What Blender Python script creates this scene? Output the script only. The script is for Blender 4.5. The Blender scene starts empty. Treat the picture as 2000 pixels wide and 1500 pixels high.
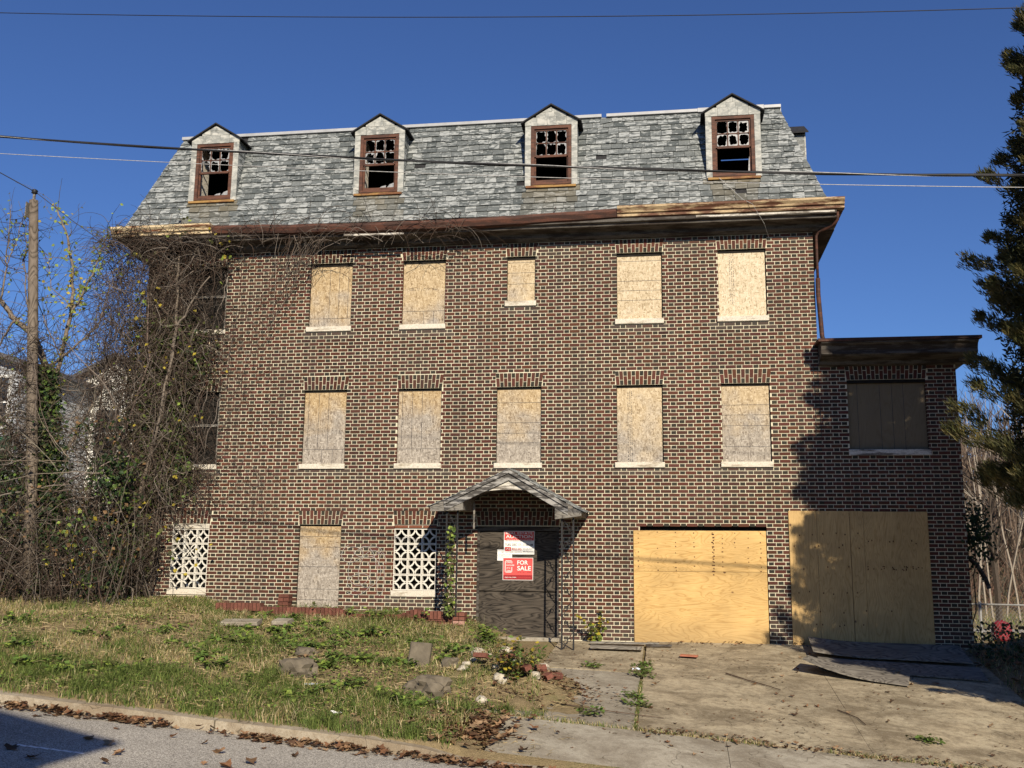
import bpy, math, random
from mathutils import Vector, Matrix, noise
R = math.radians
sc = bpy.context.scene
COL = sc.collection
# ------------------------------------------------------------------ camera
F, YAW, PIT, ROL = 2001.86, 0.15191782, 0.18374432, 0.01141189
CAM = Vector((0, -18.98666, 1.15))
_cy, _sy = math.cos(YAW), math.sin(YAW)
FW = Vector((-_sy*math.cos(PIT), _cy*math.cos(PIT), math.sin(PIT)))
_r = Vector((_cy, _sy, 0)); _u = _r.cross(FW)
RT = _r*math.cos(ROL) + _u*math.sin(ROL); UP = -_r*math.sin(ROL) + _u*math.cos(ROL)
cam = bpy.data.cameras.new('camera'); camo = bpy.data.objects.new('camera', cam); COL.objects.link(camo)
cam.sensor_width = 36; cam.lens = 36*F/2000; cam.clip_end = 2000; cam.clip_start = .05
m = Matrix((RT, UP, -FW)).transposed().to_4x4(); m.translation = CAM; camo.matrix_world = m
sc.camera = camo
# ------------------------------------------------------------------ sky and sun
AZ, EL = 21.0, 29.0            # sun to the right of the facade normal, behind the viewer
w = bpy.data.worlds.new('World'); sc.world = w; w.use_nodes = True
wn = w.node_tree.nodes
sky = wn.new('ShaderNodeTexSky'); sky.sky_type = 'NISHITA'; sky.sun_disc = False
sky.sun_elevation = R(EL); sky.sun_rotation = R(180-AZ); sky.ozone_density = 10; sky.dust_density = 0; sky.air_density = 1.0
hs = wn.new('ShaderNodeHueSaturation'); hs.inputs['Saturation'].default_value = 1.0; hs.inputs['Hue'].default_value = .508; w.node_tree.links.new(sky.outputs[0], hs.inputs['Color'])
w.node_tree.links.new(hs.outputs[0], wn['Background'].inputs[0]); wn['Background'].inputs[1].default_value = .078
SUN = Vector((math.sin(R(AZ))*math.cos(R(EL)), -math.cos(R(AZ))*math.cos(R(EL)), math.sin(R(EL))))
sl = bpy.data.lights.new('sun', 'SUN'); sl.energy = 5.0; sl.angle = R(.5); sl.color = (1, .88, .70)
so = bpy.data.objects.new('sun', sl); COL.objects.link(so); so.rotation_euler = SUN.to_track_quat('Z', 'Y').to_euler()
so.location = SUN*60
sc.view_settings.view_transform = 'Standard'; sc.view_settings.look = 'None'; sc.view_settings.gamma = 1; sc.view_settings.exposure = .36
sc.cycles.max_bounces = 5; sc.cycles.diffuse_bounces = 2; sc.cycles.glossy_bounces = 2; sc.cycles.transmission_bounces = 3; sc.cycles.transparent_max_bounces = 6
sc.cycles.use_denoising = True

def at(px, py, Y):                       # a photo pixel carried to the plane y = Y, world metres
    d = FW + RT*((px-1000)/F) + UP*((750-py)/F)
    return CAM + d*((Y-CAM.y)/d.y)
def lerp(a, b, t): return a+(b-a)*t
def sm(a, b, x):
    t = max(0, min(1, (x-a)/(b-a))); return t*t*(3-2*t)
def rnd(a=0., b=1.): return random.uniform(a, b)
def nz(x, y, z=0., s=1.): return noise.noise(Vector((x*s, y*s, z*s)))
random.seed(7)

# ------------------------------------------------------------------ mesh helper
class MB:
    def __init__(s): s.v = []; s.f = []; s.t = []; s.tint = (0, 0, 0); s.smooth = False
    def add(s, vs, fs, tint=None):
        o = len(s.v); s.v += [tuple(p) for p in vs]; t = tint or s.tint
        s.t += [t]*len(vs); s.f += [tuple(o+i for i in f) for f in fs]
    def hexa(s, p, tint=None, skip=()):      # p: 4 bottom (ccw from top) then 4 top
        fs = [(0,3,2,1),(4,5,6,7),(0,1,5,4),(1,2,6,5),(2,3,7,6),(3,0,4,7)]
        s.add(p, [f for i, f in enumerate(fs) if i not in skip], tint)
    def box(s, x0, x1, y0, y1, z0, z1, tint=None, skip=(), M=None):
        p = [Vector(q) for q in ((x0,y0,z0),(x1,y0,z0),(x1,y1,z0),(x0,y1,z0),(x0,y0,z1),(x1,y0,z1),(x1,y1,z1),(x0,y1,z1))]
        if M: p = [M @ q for q in p]
        s.hexa(p, tint, skip)
    def bbox(s, x0, x1, y0, y1, z0, z1, b=.005, tint=None, M=None):   # box with chamfered edges towards the front (-y)
        p = [(x0,y0+b,z0),(x1,y0+b,z0),(x1,y1,z0),(x0,y1,z0),(x0,y0+b,z1),(x1,y0+b,z1),(x1,y1,z1),(x0,y1,z1),
             (x0+b,y0,z0+b),(x1-b,y0,z0+b),(x1-b,y0,z1-b),(x0+b,y0,z1-b)]
        p = [Vector(q) for q in p]
        if M: p = [M @ q for q in p]
        s.add(p, [(0,3,2,1),(4,5,6,7),(1,2,6,5),(2,3,7,6),(3,0,4,7),(8,9,10,11),(0,1,9,8),(1,5,10,9),(5,4,11,10),(4,0,8,11)], tint)
    def quad(s, a, b, c, d, tint=None): s.add((a,b,c,d), [(0,1,2,3)], tint)
    def tube(s, path, rad, n=5, tint=None, cap=True):
        path = [Vector(p) for p in path]
        if not isinstance(rad, (list, tuple)): rad = [rad]*len(path)
        vs = []; prev = None
        for i, p in enumerate(path):
            a = path[max(0, i-1)]; b = path[min(len(path)-1, i+1)]; d = b-a
            if d.length < 1e-9: d = Vector((0,0,1))
            d.normalize()
            if prev is None: u = d.orthogonal().normalized()
            else:
                u = prev-d*prev.dot(d)
                u = u.normalized() if u.length > 1e-6 else d.orthogonal().normalized()
            prev = u; v = d.cross(u)
            for k in range(n):
                an = 2*math.pi*k/n; vs.append(p+(u*math.cos(an)+v*math.sin(an))*rad[i])
        fs = []
        for i in range(len(path)-1):
            for k in range(n):
                k2 = (k+1) % n; fs.append((i*n+k, i*n+k2, (i+1)*n+k2, (i+1)*n+k))
        if cap: fs.append(tuple(range(n-1,-1,-1))); fs.append(tuple((len(path)-1)*n+k for k in range(n)))
        s.add(vs, fs, tint)
    def lathe(s, prof, n=16, tint=None, M=None):
        vs = []
        for r, z in prof:
            for k in range(n):
                a = 2*math.pi*k/n; vs.append(Vector((r*math.cos(a), r*math.sin(a), z)))
        if M: vs = [M @ q for q in vs]
        fs = [(i*n+k, i*n+(k+1)%n, (i+1)*n+(k+1)%n, (i+1)*n+k) for i in range(len(prof)-1) for k in range(n)]
        fs.append(tuple((len(prof)-1)*n+k for k in range(n))); fs.append(tuple(range(n-1,-1,-1)))
        s.add(vs, fs, tint)
    def extr(s, prof, x0, x1, tint=None, zf=None, nx=1):   # profile of (y,z), closed, run along x ; zf(x) lifts it
        n = len(prof); vs = []
        for i in range(nx+1):
            x = lerp(x0, x1, i/nx); dz = zf(x) if zf else 0
            vs += [(x, y, z+dz) for y, z in prof]
        fs = [(i*n+k, i*n+(k+1)%n, (i+1)*n+(k+1)%n, (i+1)*n+k) for i in range(nx) for k in range(n)]
        fs.append(tuple(range(n-1,-1,-1))); fs.append(tuple(nx*n+k for k in range(n)))
        s.add(vs, fs, tint)
    def leaf(s, p, d, nrm, L, W, tint=None, fold=.25):
        d = d.normalized(); side = d.cross(nrm)
        side = side.normalized() if side.length > 1e-6 else d.orthogonal().normalized()
        up = side.cross(d)
        s.add((p, p+d*L*.45+side*W*.5+up*W*fold, p+d*L, p+d*L*.45-side*W*.5+up*W*fold), [(0,1,2),(0,2,3)], tint)
    def build(s, name, mat, parent=None, smooth=False, recalc=False):
        me = bpy.data.meshes.new(name); me.from_pydata(s.v, [], s.f)
        if s.v:
            a = me.color_attributes.new('tint', 'FLOAT_COLOR', 'POINT')
            buf = []
            for t in s.t: buf += [t[0], t[1], t[2], 1.0]
            a.data.foreach_set('color', buf)
        if smooth or s.smooth: me.polygons.foreach_set('use_smooth', [True]*len(me.polygons))
        me.update()
        if recalc:
            import bmesh
            bm = bmesh.new(); bm.from_mesh(me); bmesh.ops.recalc_face_normals(bm, faces=bm.faces); bm.to_mesh(me); bm.free()
        o = bpy.data.objects.new(name, me); COL.objects.link(o)
        if mat: me.materials.append(mat)
        if parent: o.parent = parent
        return o
def empty(name, loc=(0,0,0)):
    o = bpy.data.objects.new(name, None); COL.objects.link(o); o.location = loc; o.empty_display_size = .2
    return o
def tag(o, label=None, cat=None, group=None, kind=None):
    if label: o['label'] = label
    if cat: o['category'] = cat
    if group: o['group'] = group
    if kind: o['kind'] = kind
    return o
def inst(src, loc, rot=(0,0,0), scale=(1,1,1), parent=None):
    o = src.copy(); COL.objects.link(o); o.parent = parent; o.location = loc; o.rotation_euler = rot; o.scale = scale
    return o

# ------------------------------------------------------------------ materials
class N:
    def __init__(s, name, rough=.8, spec=.3):
        s.m = bpy.data.materials.new(name); s.m.use_nodes = True; s.t = s.m.node_tree; s.b = s.t.nodes['Principled BSDF']
        s.b.inputs['Roughness'].default_value = rough; s.b.inputs['Specular IOR Level'].default_value = spec
    def n(s, typ, **k):
        x = s.t.nodes.new('ShaderNode'+typ)
        for a, b in k.items(): setattr(x, a, b)
        return x
    def l(s, a, b): s.t.links.new(a, b)
    def put(s, sock, v):
        if isinstance(v, bpy.types.NodeSocket): s.l(v, sock)
        elif isinstance(v, (tuple, list)): sock.default_value = tuple(v)+((1,) if len(sock.default_value) == 4 and len(v) == 3 else ())
        else: sock.default_value = v
    def co(s, kind='Object', scale=(1,1,1), rot=(0,0,0), off=None):
        c = s.n('TexCoord'); mp = s.n('Mapping'); mp.inputs['Scale'].default_value = scale; mp.inputs['Rotation'].default_value = rot
        src = c.outputs[kind]
        if off is not None:
            ad = s.n('VectorMath', operation='ADD'); s.l(src, ad.inputs[0]); s.put(ad.inputs[1], off); src = ad.outputs[0]
        s.l(src, mp.inputs[0]); return mp.outputs[0]
    def noise(s, vec, scale=5, det=4, rough=.55, dist=0):
        x = s.n('TexNoise'); s.l(vec, x.inputs['Vector']); x.inputs['Scale'].default_value = scale; x.inputs['Detail'].default_value = det
        x.inputs['Roughness'].default_value = rough; x.inputs['Distortion'].default_value = dist; return x.outputs['Fac']
    def voro(s, vec, scale=5, feat='F1', out='Distance', rand=1):
        x = s.n('TexVoronoi', feature=feat); s.l(vec, x.inputs['Vector']); x.inputs['Scale'].default_value = scale; x.inputs['Randomness'].default_value = rand
        return x.outputs[out]
    def wave(s, vec, scale=5, dist=2, det=2, dsc=1, dirn='X'):
        x = s.n('TexWave', bands_direction=dirn); s.l(vec, x.inputs['Vector']); x.inputs['Scale'].default_value = scale
        x.inputs['Distortion'].default_value = dist; x.inputs['Detail'].default_value = det; x.inputs['Detail Scale'].default_value = dsc
        return x.outputs['Fac']
    def ramp(s, fac, *st):
        x = s.n('ValToRGB'); s.l(fac, x.inputs[0]); e = x.color_ramp.elements
        while len(e) < len(st): e.new(.5)
        for i, (p, c) in enumerate(st):
            e[i].position = p; e[i].color = (c, c, c, 1) if not isinstance(c, (tuple, list)) else tuple(c)+(1,)
        return x.outputs[0]
    def mix(s, fac, a, b, mode='MIX'):
        x = s.n('Mix', data_type='RGBA', blend_type=mode); s.put(x.inputs[0], fac); s.put(x.inputs[6], a); s.put(x.inputs[7], b); return x.outputs[2]
    def math(s, op, a, b=0.):
        x = s.n('Math', operation=op); s.put(x.inputs[0], a); s.put(x.inputs[1], b); return x.outputs[0]
    def attr(s, name='tint'):
        x = s.n('Attribute'); x.attribute_name = name; return x.outputs['Color']
    def sep(s, c):
        x = s.n('SeparateColor'); s.l(c, x.inputs[0]); return x.outputs
    def xyz(s, v):
        x = s.n('SeparateXYZ'); s.l(v, x.inputs[0]); return x.outputs
    def out(s, col, rough=None, bump=None, bs=.3, bd=.01):
        s.put(s.b.inputs['Base Color'], col)
        if rough is not None: s.put(s.b.inputs['Roughness'], rough)
        if bump is not None:
            b = s.n('Bump'); b.inputs['Strength'].default_value = bs; b.inputs['Distance'].default_value = bd
            s.l(bump, b.inputs['Height']); s.l(b.outputs[0], s.b.inputs['Normal'])
        return s.m
def simple(name, col, rough=.8, var=.25, scale=8, spec=.3, bump=.2):
    q = N(name, rough, spec); v = q.co(); a = q.noise(v, scale, 5)
    c2 = tuple(x*(1-var) for x in col); c3 = tuple(min(1, x*(1+var)) for x in col)
    return q.out(q.ramp(a, (.3, c2), (.7, c3)), None, a, bump, .01)
def tinted(name, rough=.8, var=.3, scale=20, spec=.3, bump=.25, bd=.005, trans=0.):
    q = N(name, rough, spec); v = q.co(); a = q.noise(v, scale, 4); g = q.ramp(a, (.25, 1-var), (.75, 1+var*.6))
    mm = q.out(q.mix(1, q.attr(), g, 'MULTIPLY'), None, a, bump, bd)
    if trans:                                    # thin leaves let some light through
        tr = q.n('BsdfTranslucent'); q.l(q.attr(), tr.inputs[0]); ms = q.n('MixShader'); ms.inputs[0].default_value = trans
        q.l(q.b.outputs[0], ms.inputs[1]); q.l(tr.outputs[0], ms.inputs[2]); q.l(ms.outputs[0], q.t.nodes['Material Output'].inputs[0])
    return mm
M = {}
# brick: colour of each brick sits in the tint; soot, lime and grain on top
q = N('brick', .85, .25); v = q.co(); a = q.noise(v, 60, 5, .65); b = q.noise(v, .9, 4)
c = q.mix(1, q.attr(), q.ramp(a, (.25, .62), (.78, 1.25)), 'MULTIPLY')
c = q.mix(q.ramp(b, (.45, 0.), (.75, .5)), c, (.045, .036, .03)); c = q.mix(q.ramp(q.noise(q.co(scale=(1.6, 1.6, .16)), 2.2, 5, .6), (.52, 0.), (.72, .55)), c, (.035, .028, .024)); lime = q.noise(q.co(scale=(1,1,.5)), 3.1, 5, .6)
c = q.mix(q.ramp(lime, (.66, 0.), (.80, .16)), c, (.30, .26, .21)); M['brick'] = q.out(c, None, a, .5, .004)
q = N('mortar', .95, .1); v = q.co(); a = q.noise(v, 40, 4); b = q.noise(v, 1.1, 4)
c = q.ramp(a, (.3, (.54, .50, .37)), (.75, (.76, .705, .54))); c = q.mix(q.ramp(b, (.45, 0.), (.75, .6)), c, (.33, .29, .215)); c = q.mix(q.ramp(q.noise(q.co(scale=(1.6, 1.6, .16)), 2.2, 5, .6), (.55, 0.), (.75, .5)), c, (.24, .205, .155)); M['mortar'] = q.out(c, None, a, .5, .004)
# slate: grey stones, each with its own pale weathering streaks; tint = (random, random, rust stain)
q = N('slate', .6, .4); tn = q.attr(); s3 = q.sep(tn)
sc_ = q.n('VectorMath', operation='SCALE'); q.l(tn, sc_.inputs[0]); sc_.inputs['Scale'].default_value = 37.
v = q.co(scale=(3.4, 3.4, 14), rot=(0, .65, 0), off=sc_.outputs[0]); st = q.noise(v, 1.45, 5, .62, 1.3); v2 = q.co(); g = q.noise(v2, 30, 4)
base = q.mix(s3[0], (.068, .079, .079), (.148, .162, .160)); base = q.mix(1, base, q.ramp(g, (.3, .75), (.75, 1.2)), 'MULTIPLY')
thr = q.math('ADD', st, q.math('MULTIPLY', s3[1], .13))
c = q.mix(q.ramp(thr, (.57, 0.), (.65, .85)), base, (.355, .375, .37))
c = q.mix(q.math('MULTIPLY', s3[2], .8), c, (.15, .125, .075)); M['slate'] = q.out(c, q.ramp(st, (.4, .45), (.7, .75)), st, .35, .006)
# dormer slate, paler
q = N('pale_slate', .7, .3); tn = q.attr(); s3 = q.sep(tn); sc_ = q.n('VectorMath', operation='SCALE'); q.l(tn, sc_.inputs[0]); sc_.inputs['Scale'].default_value = 31.
v = q.co(scale=(5, 5, 9), rot=(0, .6, 0), off=sc_.outputs[0]); st = q.noise(v, 1.2, 5, .6, .8)
c = q.mix(q.ramp(st, (.42, 0.), (.62, 1.)), q.mix(s3[0], (.19, .20, .19), (.30, .31, .29)), (.47, .47, .43)); M['pale_slate'] = q.out(c, None, st, .3, .006)
# OSB: two layers of strands turned against each other; tint.r = greying, object z = height on the board (0 bottom .. 1 top)
def osb():
    q = N('strand_board', .8, .2); tn = q.sep(q.attr())
    c1 = q.co(scale=(50, 50, 14), rot=(0, .5, 0)); c2 = q.co(scale=(15, 15, 52), rot=(0, -.3, 0)); c3 = q.co(scale=(45, 45, 15), rot=(0, -.8, 0))
    a = q.voro(c1, 1, 'F1', 'Color'); b = q.voro(c2, 1, 'F1', 'Color'); d = q.voro(c3, 1, 'F1', 'Color')
    k = q.noise(q.co(), 19, 3); k2 = q.noise(q.co(off=(3.3, 1, 2)), 16, 3)
    f = q.mix(q.ramp(k, (.49, 0.), (.51, 1.)), a, b); f = q.mix(q.ramp(k2, (.5, 0.), (.52, 1.)), f, d); r = q.sep(f)[0]
    fine = q.noise(q.co(scale=(1,1,1)), 130, 3)
    col = q.ramp(r, (.0, (.23, .15, .075)), (.28, (.37, .265, .14)), (.62, (.43, .32, .18)), (1., (.56, .44, .27)))
    gry = q.ramp(r, (.0, (.16, .14, .12)), (.28, (.28, .25, .215)), (.65, (.335, .305, .265)), (1., (.47, .43, .375)))
    ble = q.ramp(r, (.0, (.34, .27, .17)), (.25, (.54, .45, .31)), (.6, (.61, .52, .37)), (1., (.70, .61, .46)))
    col = q.mix(tn[1], col, ble)
    big = q.noise(q.co(), 2.6, 4); gf = q.math('ADD', tn[0], q.math('MULTIPLY', q.math('SUBTRACT', big, .5), .9))
    col = q.mix(q.ramp(gf, (.25, 0.), (.62, .92)), col, gry)
    col = q.mix(1, col, q.ramp(fine, (.3, .8), (.7, 1.12)), 'MULTIPLY')
    return q.out(col, None, r, .4, .004)
M['osb'] = osb()
def ply(name, cols, vert=False, dark=.0):
    q = N(name, .7, .25); s = (.55, 1, 2.3) if not vert else (2.6, 1, .45)
    rings = q.noise(q.co(scale=s), 1.5, 2.5, .5, .8); wv = q.math('FRACT', q.math('MULTIPLY', rings, 17.)); g = q.noise(q.co(scale=(4, 4, 90) if not vert else (90, 4, 4)), 1.5, 3)
    kn = q.voro(q.co(scale=(2.2, .01, 3.2) if not vert else (3.2, .01, 2.2)), 1.0); fl = q.noise(q.co(), 1.3, 4)
    c = q.ramp(wv, (.0, cols[0]), (.07, cols[0]), (.22, cols[1]), (.7, cols[2]), (.95, cols[1])); c = q.mix(q.ramp(kn, (.035, 1.), (.075, 0.)), c, cols[3])
    c = q.mix(1, c, q.ramp(g, (.3, .82), (.7, 1.1)), 'MULTIPLY'); c = q.mix(1, c, q.ramp(fl, (.3, .8), (.7, 1.15)), 'MULTIPLY')
    z = q.xyz(q.co())[2]; tn = q.sep(q.attr())
    c = q.mix(q.math('MULTIPLY', tn[0], .75), c, (.20, .155, .09))
    return q.out(c, None, wv, .12, .003)
M['ply'] = ply('plywood', ((.46, .285, .10), (.56, .365, .14), (.60, .40, .16), (.14, .065, .025)))
M['plyv'] = ply('upright_plywood', ((.42, .27, .105), (.50, .335, .14), (.545, .37, .16), (.10, .05, .025)), True)
M['plyold'] = ply('weathered_plywood', ((.015, .012, .009), (.042, .034, .026), (.088, .073, .057), (.014, .011, .009)))
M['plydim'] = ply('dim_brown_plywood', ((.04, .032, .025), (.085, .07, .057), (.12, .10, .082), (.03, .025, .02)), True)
M['plygrey'] = ply('grey_plywood', ((.07, .062, .052), (.155, .14, .118), (.235, .215, .182), (.045, .038, .03)))
M['oldwood'] = ply('old_grey_wood', ((.07, .065, .055), (.17, .155, .135), (.25, .235, .205), (.04, .035, .03)))
# flaking paint over rust
def flake(name, paint, under, k=.5, sc_=6):
    q = N(name, .7, .3); v = q.co(scale=(.35, 1, 2.2)); a = q.noise(v, sc_, 6, .65); b = q.noise(q.co(), 45, 3)
    c = q.mix(q.ramp(a, (k-.05, 0.), (k+.05, 1.)), paint, under); c = q.mix(1, c, q.ramp(b, (.3, .75), (.7, 1.1)), 'MULTIPLY'); return q.out(c, None, a, .4, .006)
M['cream'] = flake('flaking_cream_paint', (.62, .50, .31), (.19, .075, .035), .56)
M['rustpaint'] = flake('rusted_painted_metal', (.48, .36, .21), (.125, .055, .03), .48)
M['rust'] = flake('rust_brown_metal', (.05, .024, .017), (.10, .040, .025), .52)
M['darkwood'] = flake('dark_flaking_wood', (.10, .09, .078), (.035, .026, .02), .5)
M['whiteflake'] = flake('flaking_white_paint', (.60, .57, .50), (.16, .14, .115), .52)
M['greyflake'] = flake('flaking_grey_paint', (.34, .33, .31), (.06, .055, .05), .50, 9)
M['sill'] = flake('stone_sill', (.62, .575, .48), (.36, .31, .23), .58)
M['block'] = flake('white_painted_block', (.72, .69, .61), (.42, .38, .31), .66)
M['brownframe'] = flake('brown_window_paint', (.125, .053, .032), (.07, .032, .022), .5)
M['rustsill'] = flake('rusty_sill', (.34, .20, .065), (.17, .07, .03), .52)
M['black'] = simple('black_iron', (.012, .012, .013), .5, .3, 30, .4)
M['shingle'] = simple('black_roofing', (.02, .02, .022), .85, .4, 20)
M['dark'] = simple('dark_interior', (.02, .018, .016), .95, .3, 4, .05)  # near-black colour stands in for unlit rooms and gaps
M['plaster'] = flake('peeling_plaster', (.62, .58, .50), (.10, .09, .075), .60, 14)
M['flashing'] = simple('pale_metal_flashing', (.36, .37, .38), .45, .15, 5, .5)
q = N('painted_glint_glass', .35, .5); a = q.noise(q.co(), 25, 4); M['glass'] = q.out(q.ramp(a, (.3, (.20, .21, .22)), (.7, (.42, .42, .41))), .3)  # pale colour paints the reflections on broken pane edges
q = N('window_glass', .05, .6); M['darkglass'] = q.out((.03, .035, .04))
M['cable'] = simple('black_cable', (.018, .018, .02), .6, .3, 30)
M['wire'] = simple('aluminium_wire', (.42, .42, .41), .45, .3, 30, .5)
M['leaf'] = tinted('leaf', .6, .3, 40, .3, .1, .002, .35)
M['stem'] = tinted('stem', .9, .35, 25, .1, .3, .004)
M['grass'] = tinted('grass', .7, .25, 6, .2, .05, .002, .3)
M['deadleaf'] = tinted('dead_leaf', .75, .35, 40, .2, .2, .003, .15)
M['bark'] = simple('bark', (.17, .14, .11), .95, .45, 14, .1, .6)
M['polewood'] = ply('pole_wood', ((.07, .055, .04), (.13, .105, .08), (.19, .155, .12), (.04, .03, .022)), True)
M['stone'] = simple('field_stone', (.135, .115, .085), .9, .35, 7, .2, .6)
M['rubble'] = simple('plaster_rubble', (.44, .40, .33), .95, .3, 12, .1, .5)
M['redbrick'] = tinted('edging_brick', .88, .35, 35, .2, .5, .004)
# ground
q = N('earth', .95, .1); v = q.co(); a = q.noise(v, 1.1, 6, .65); b = q.noise(v, 14, 5, .7); d = q.noise(v, 90, 3)
c = q.ramp(a, (.32, (.20, .15, .085)), (.5, (.27, .21, .115)), (.68, (.15, .155, .06))); c = q.mix(q.ramp(b, (.5, 0.), (.7, .6)), c, (.40, .31, .18))
c = q.mix(1, c, q.ramp(d, (.25, .5), (.75, 1.25)), 'MULTIPLY'); M['earth'] = q.out(c, None, d, .8, .02)
def concrete(name, c1, c2, dk, streak=True):
    q = N(name, .95, .05); v = q.co(); a = q.noise(v, .7, 6, .62); b = q.noise(q.co(scale=(1, 1.35, 1), rot=(0, 0, .35)), 1.15, 7, .72, .5); d = q.noise(v, 120, 3); e = q.noise(v, 9, 5, .7)
    c = q.ramp(a, (.3, c1), (.7, c2)); c = q.mix(q.ramp(b, (.42, 0.), (.62, .9)), c, dk); c = q.mix(q.ramp(e, (.46, 0.), (.68, .7)), c, dk)
    dist = q.n('VectorMath', operation='ADD'); nn = q.n('TexNoise'); nn.inputs['Scale'].default_value = 2.5; q.l(v, nn.inputs['Vector']); q.l(v, dist.inputs[0]); q.l(nn.outputs['Color'], dist.inputs[1])
    ck = q.voro(dist.outputs[0], .30, 'DISTANCE_TO_EDGE'); c = q.mix(q.math('MULTIPLY', q.ramp(ck, (.0015, .75), (.004, 0.)), q.ramp(a, (.45, 0.), (.55, 1.))), c, (.06, .05, .035))
    c2_ = q.voro(dist.outputs[0], 1.1, 'DISTANCE_TO_EDGE'); c = q.mix(q.math('MULTIPLY', q.ramp(c2_, (.002, .8), (.009, 0.)), q.ramp(b, (.46, 0.), (.54, 1.))), c, (.08, .065, .045)); f_ = q.noise(v, 28, 4, .75); c = q.mix(q.ramp(f_, (.56, 0.), (.70, .55)), c, dk); c = q.mix(q.ramp(f_, (.30, .35), (.42, 0.)), c, (.58, .52, .42))
    c = q.mix(1, c, q.ramp(d, (.25, .66), (.75, 1.18)), 'MULTIPLY')
    return q.out(c, None, q.mix(.5, d, e), .6, .015)
M['drive'] = concrete('stained_concrete', (.49, .41, .28), (.39, .345, .25), (.18, .146, .098))
M['walk'] = concrete('grey_concrete', (.36, .33, .265), (.42, .385, .31), (.22, .19, .145))
M['kerb'] = concrete('kerb_concrete', (.38, .33, .25), (.45, .40, .31), (.24, .19, .13))
q = N('asphalt', .95, .05); v = q.co(); a = q.noise(v, .6, 5, .6); d = q.voro(v, 110, 'F1', 'Color'); e = q.noise(v, 55, 3, .7)
c = q.ramp(q.sep(d)[0], (.1, (.17, .158, .138)), (.55, (.36, .335, .29)), (1., (.62, .585, .51))); c = q.mix(1, c, q.ramp(a, (.3, .84), (.7, 1.12)), 'MULTIPLY'); M['asphalt'] = q.out(c, None, e, .6, .01)
M['paint'] = simple('road_paint', (.78, .78, .76), .7, .12, 30)
def flat(name, col, rough=.6):
    q = N(name, rough, .3); a = q.noise(q.co(), 30, 3); return q.out(q.mix(1, col, q.ramp(a, (.3, .93), (.7, 1.04)), 'MULTIPLY'))
M['s_white'] = flat('sign_white', (.80, .80, .77)); M['s_red'] = flat('sign_red', (.62, .055, .05)); M['s_maroon'] = flat('sign_maroon', (.30, .02, .025)); M['s_ink'] = flat('sign_ink', (.03, .03, .04))
M['s_coral'] = flat('sign_coral', (.72, .085, .08))

# ------------------------------------------------------------------ terrain heights
def soft(x):
    a = abs(x); return x if a < 13 else math.copysign(13+8*math.tanh((a-13)/8), x)
def zs(x): return -.53-.08*(soft(x)+2)
def zk(x): return zs(x)-.2
def zlawn(x): return lerp(lerp(.64, .40, sm(-9.3, -7.2, x)), .32, sm(-5.2, -3.8, x))
def xt(y): return lerp(-3.15, -1.35, min(1, max(0, -y/5)))
def G(x, y):
    if y > 0:
        a = lerp(zlawn(x), 0., sm(-3.6, -2.4, x)); b = lerp(.75, -.28, sm(-9, 4, x))
        z = lerp(a, b, sm(.5, 6, y))
        return z+sm(26, 62, y)*5.2*sm(2, 16, x)+sm(90, 240, y)*6
    t = min(1, -y/6); k = sm(xt(y)-.75, xt(y)+.25, x)
    zl = lerp(zlawn(x), zs(x), t)+.05*math.sin(t*math.pi); zd = lerp(0., zs(x), t)
    z = lerp(zl, zd, k)
    if y < -6: z = zs(x)-(-6-y)*.1333
    z += .26*math.exp(-((x+2.35)/.75)**2-((y+4.15)/.7)**2)
    z += .22*sm(5.0, 6.2, x)*sm(-7, -5, y)
    return z
def Rz(x, y): return zk(x)-.13+.018*max(0, min(5, -7.65-y))
def grid(name, xs, ys, zf, mat, kind='structure'):
    mb = MB(); n = len(xs)
    mb.v = [(x, y, zf(x, y)) for y in ys for x in xs]; mb.t = [(.5,.5,.5)]*len(mb.v)
    mb.f = [(j*n+i, j*n+i+1, (j+1)*n+i+1, (j+1)*n+i) for j in range(len(ys)-1) for i in range(n-1)]
    o = mb.build(name, mat, None, True)
    if kind: o['kind'] = kind
    return o
def rng(a, b, st):
    n = max(1, round((b-a)/st)); return [lerp(a, b, i/n) for i in range(n+1)]
def zap(x, y):
    return lerp(zs(x)-.006, Rz(x, -7.65)+.012, max(0, min(1, (-6.05-y)/1.6))**1.15)
def slabzone(x, y):
    return (-2.0 < x < 4.95 and -6.02 < y < 0) or (-4.6 < x <= -2.0 and -5.95 < y < -4.75)
def T(x, y):
    z = G(x, y)
    if y < -7.525: return zk(x)-.6
    if y < .3 and y > -7.5:
        k = 1-sm(xt(y)-.3, xt(y)+.4, x); z += (nz(x, y, 0, 1.3)*.05+nz(x, y, 3, 4)*.022)*max(k, sm(5, 5.6, x))*sm(-7.5, -7.1, y)
        if slabzone(x, y):
            z -= .05*(1-.0*k) if x > -2.0 else .012+.03*nz(x, y, 9, 2.)
            if x < -.9 and x > -2.0 and y < -1: z += .09*max(0, 1-(x-xt(y)+.1)/.75)*(.6+nz(x, y, 5, 3))
        if y < -6.06 and x > -2.3: z = lerp(z, min(z, zap(x, y)-.05), sm(-2.3, -2.05, x))
    if -10.45 < x < 5.1 and .12 < y < 8: z = min(z, -.35)
    return z
XS = [-200, -120, -70, -45, -30, -24, -19, -16]+rng(-14, 7, .13)+[8, 9, 10, 12, 14, 17, 21, 26, 34, 45, 60, 90, 140, 200]
YS = [-7.53]+rng(-7.52, .1, .12)+[.4, .8, 1.5, 3, 5, 7.9, 8.1, 10, 13, 17, 22, 28, 34, 40, 47, 55, 65, 75, 90, 120, 160, 220, 300]
grid('ground', XS, YS, T, M['earth'])
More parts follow.
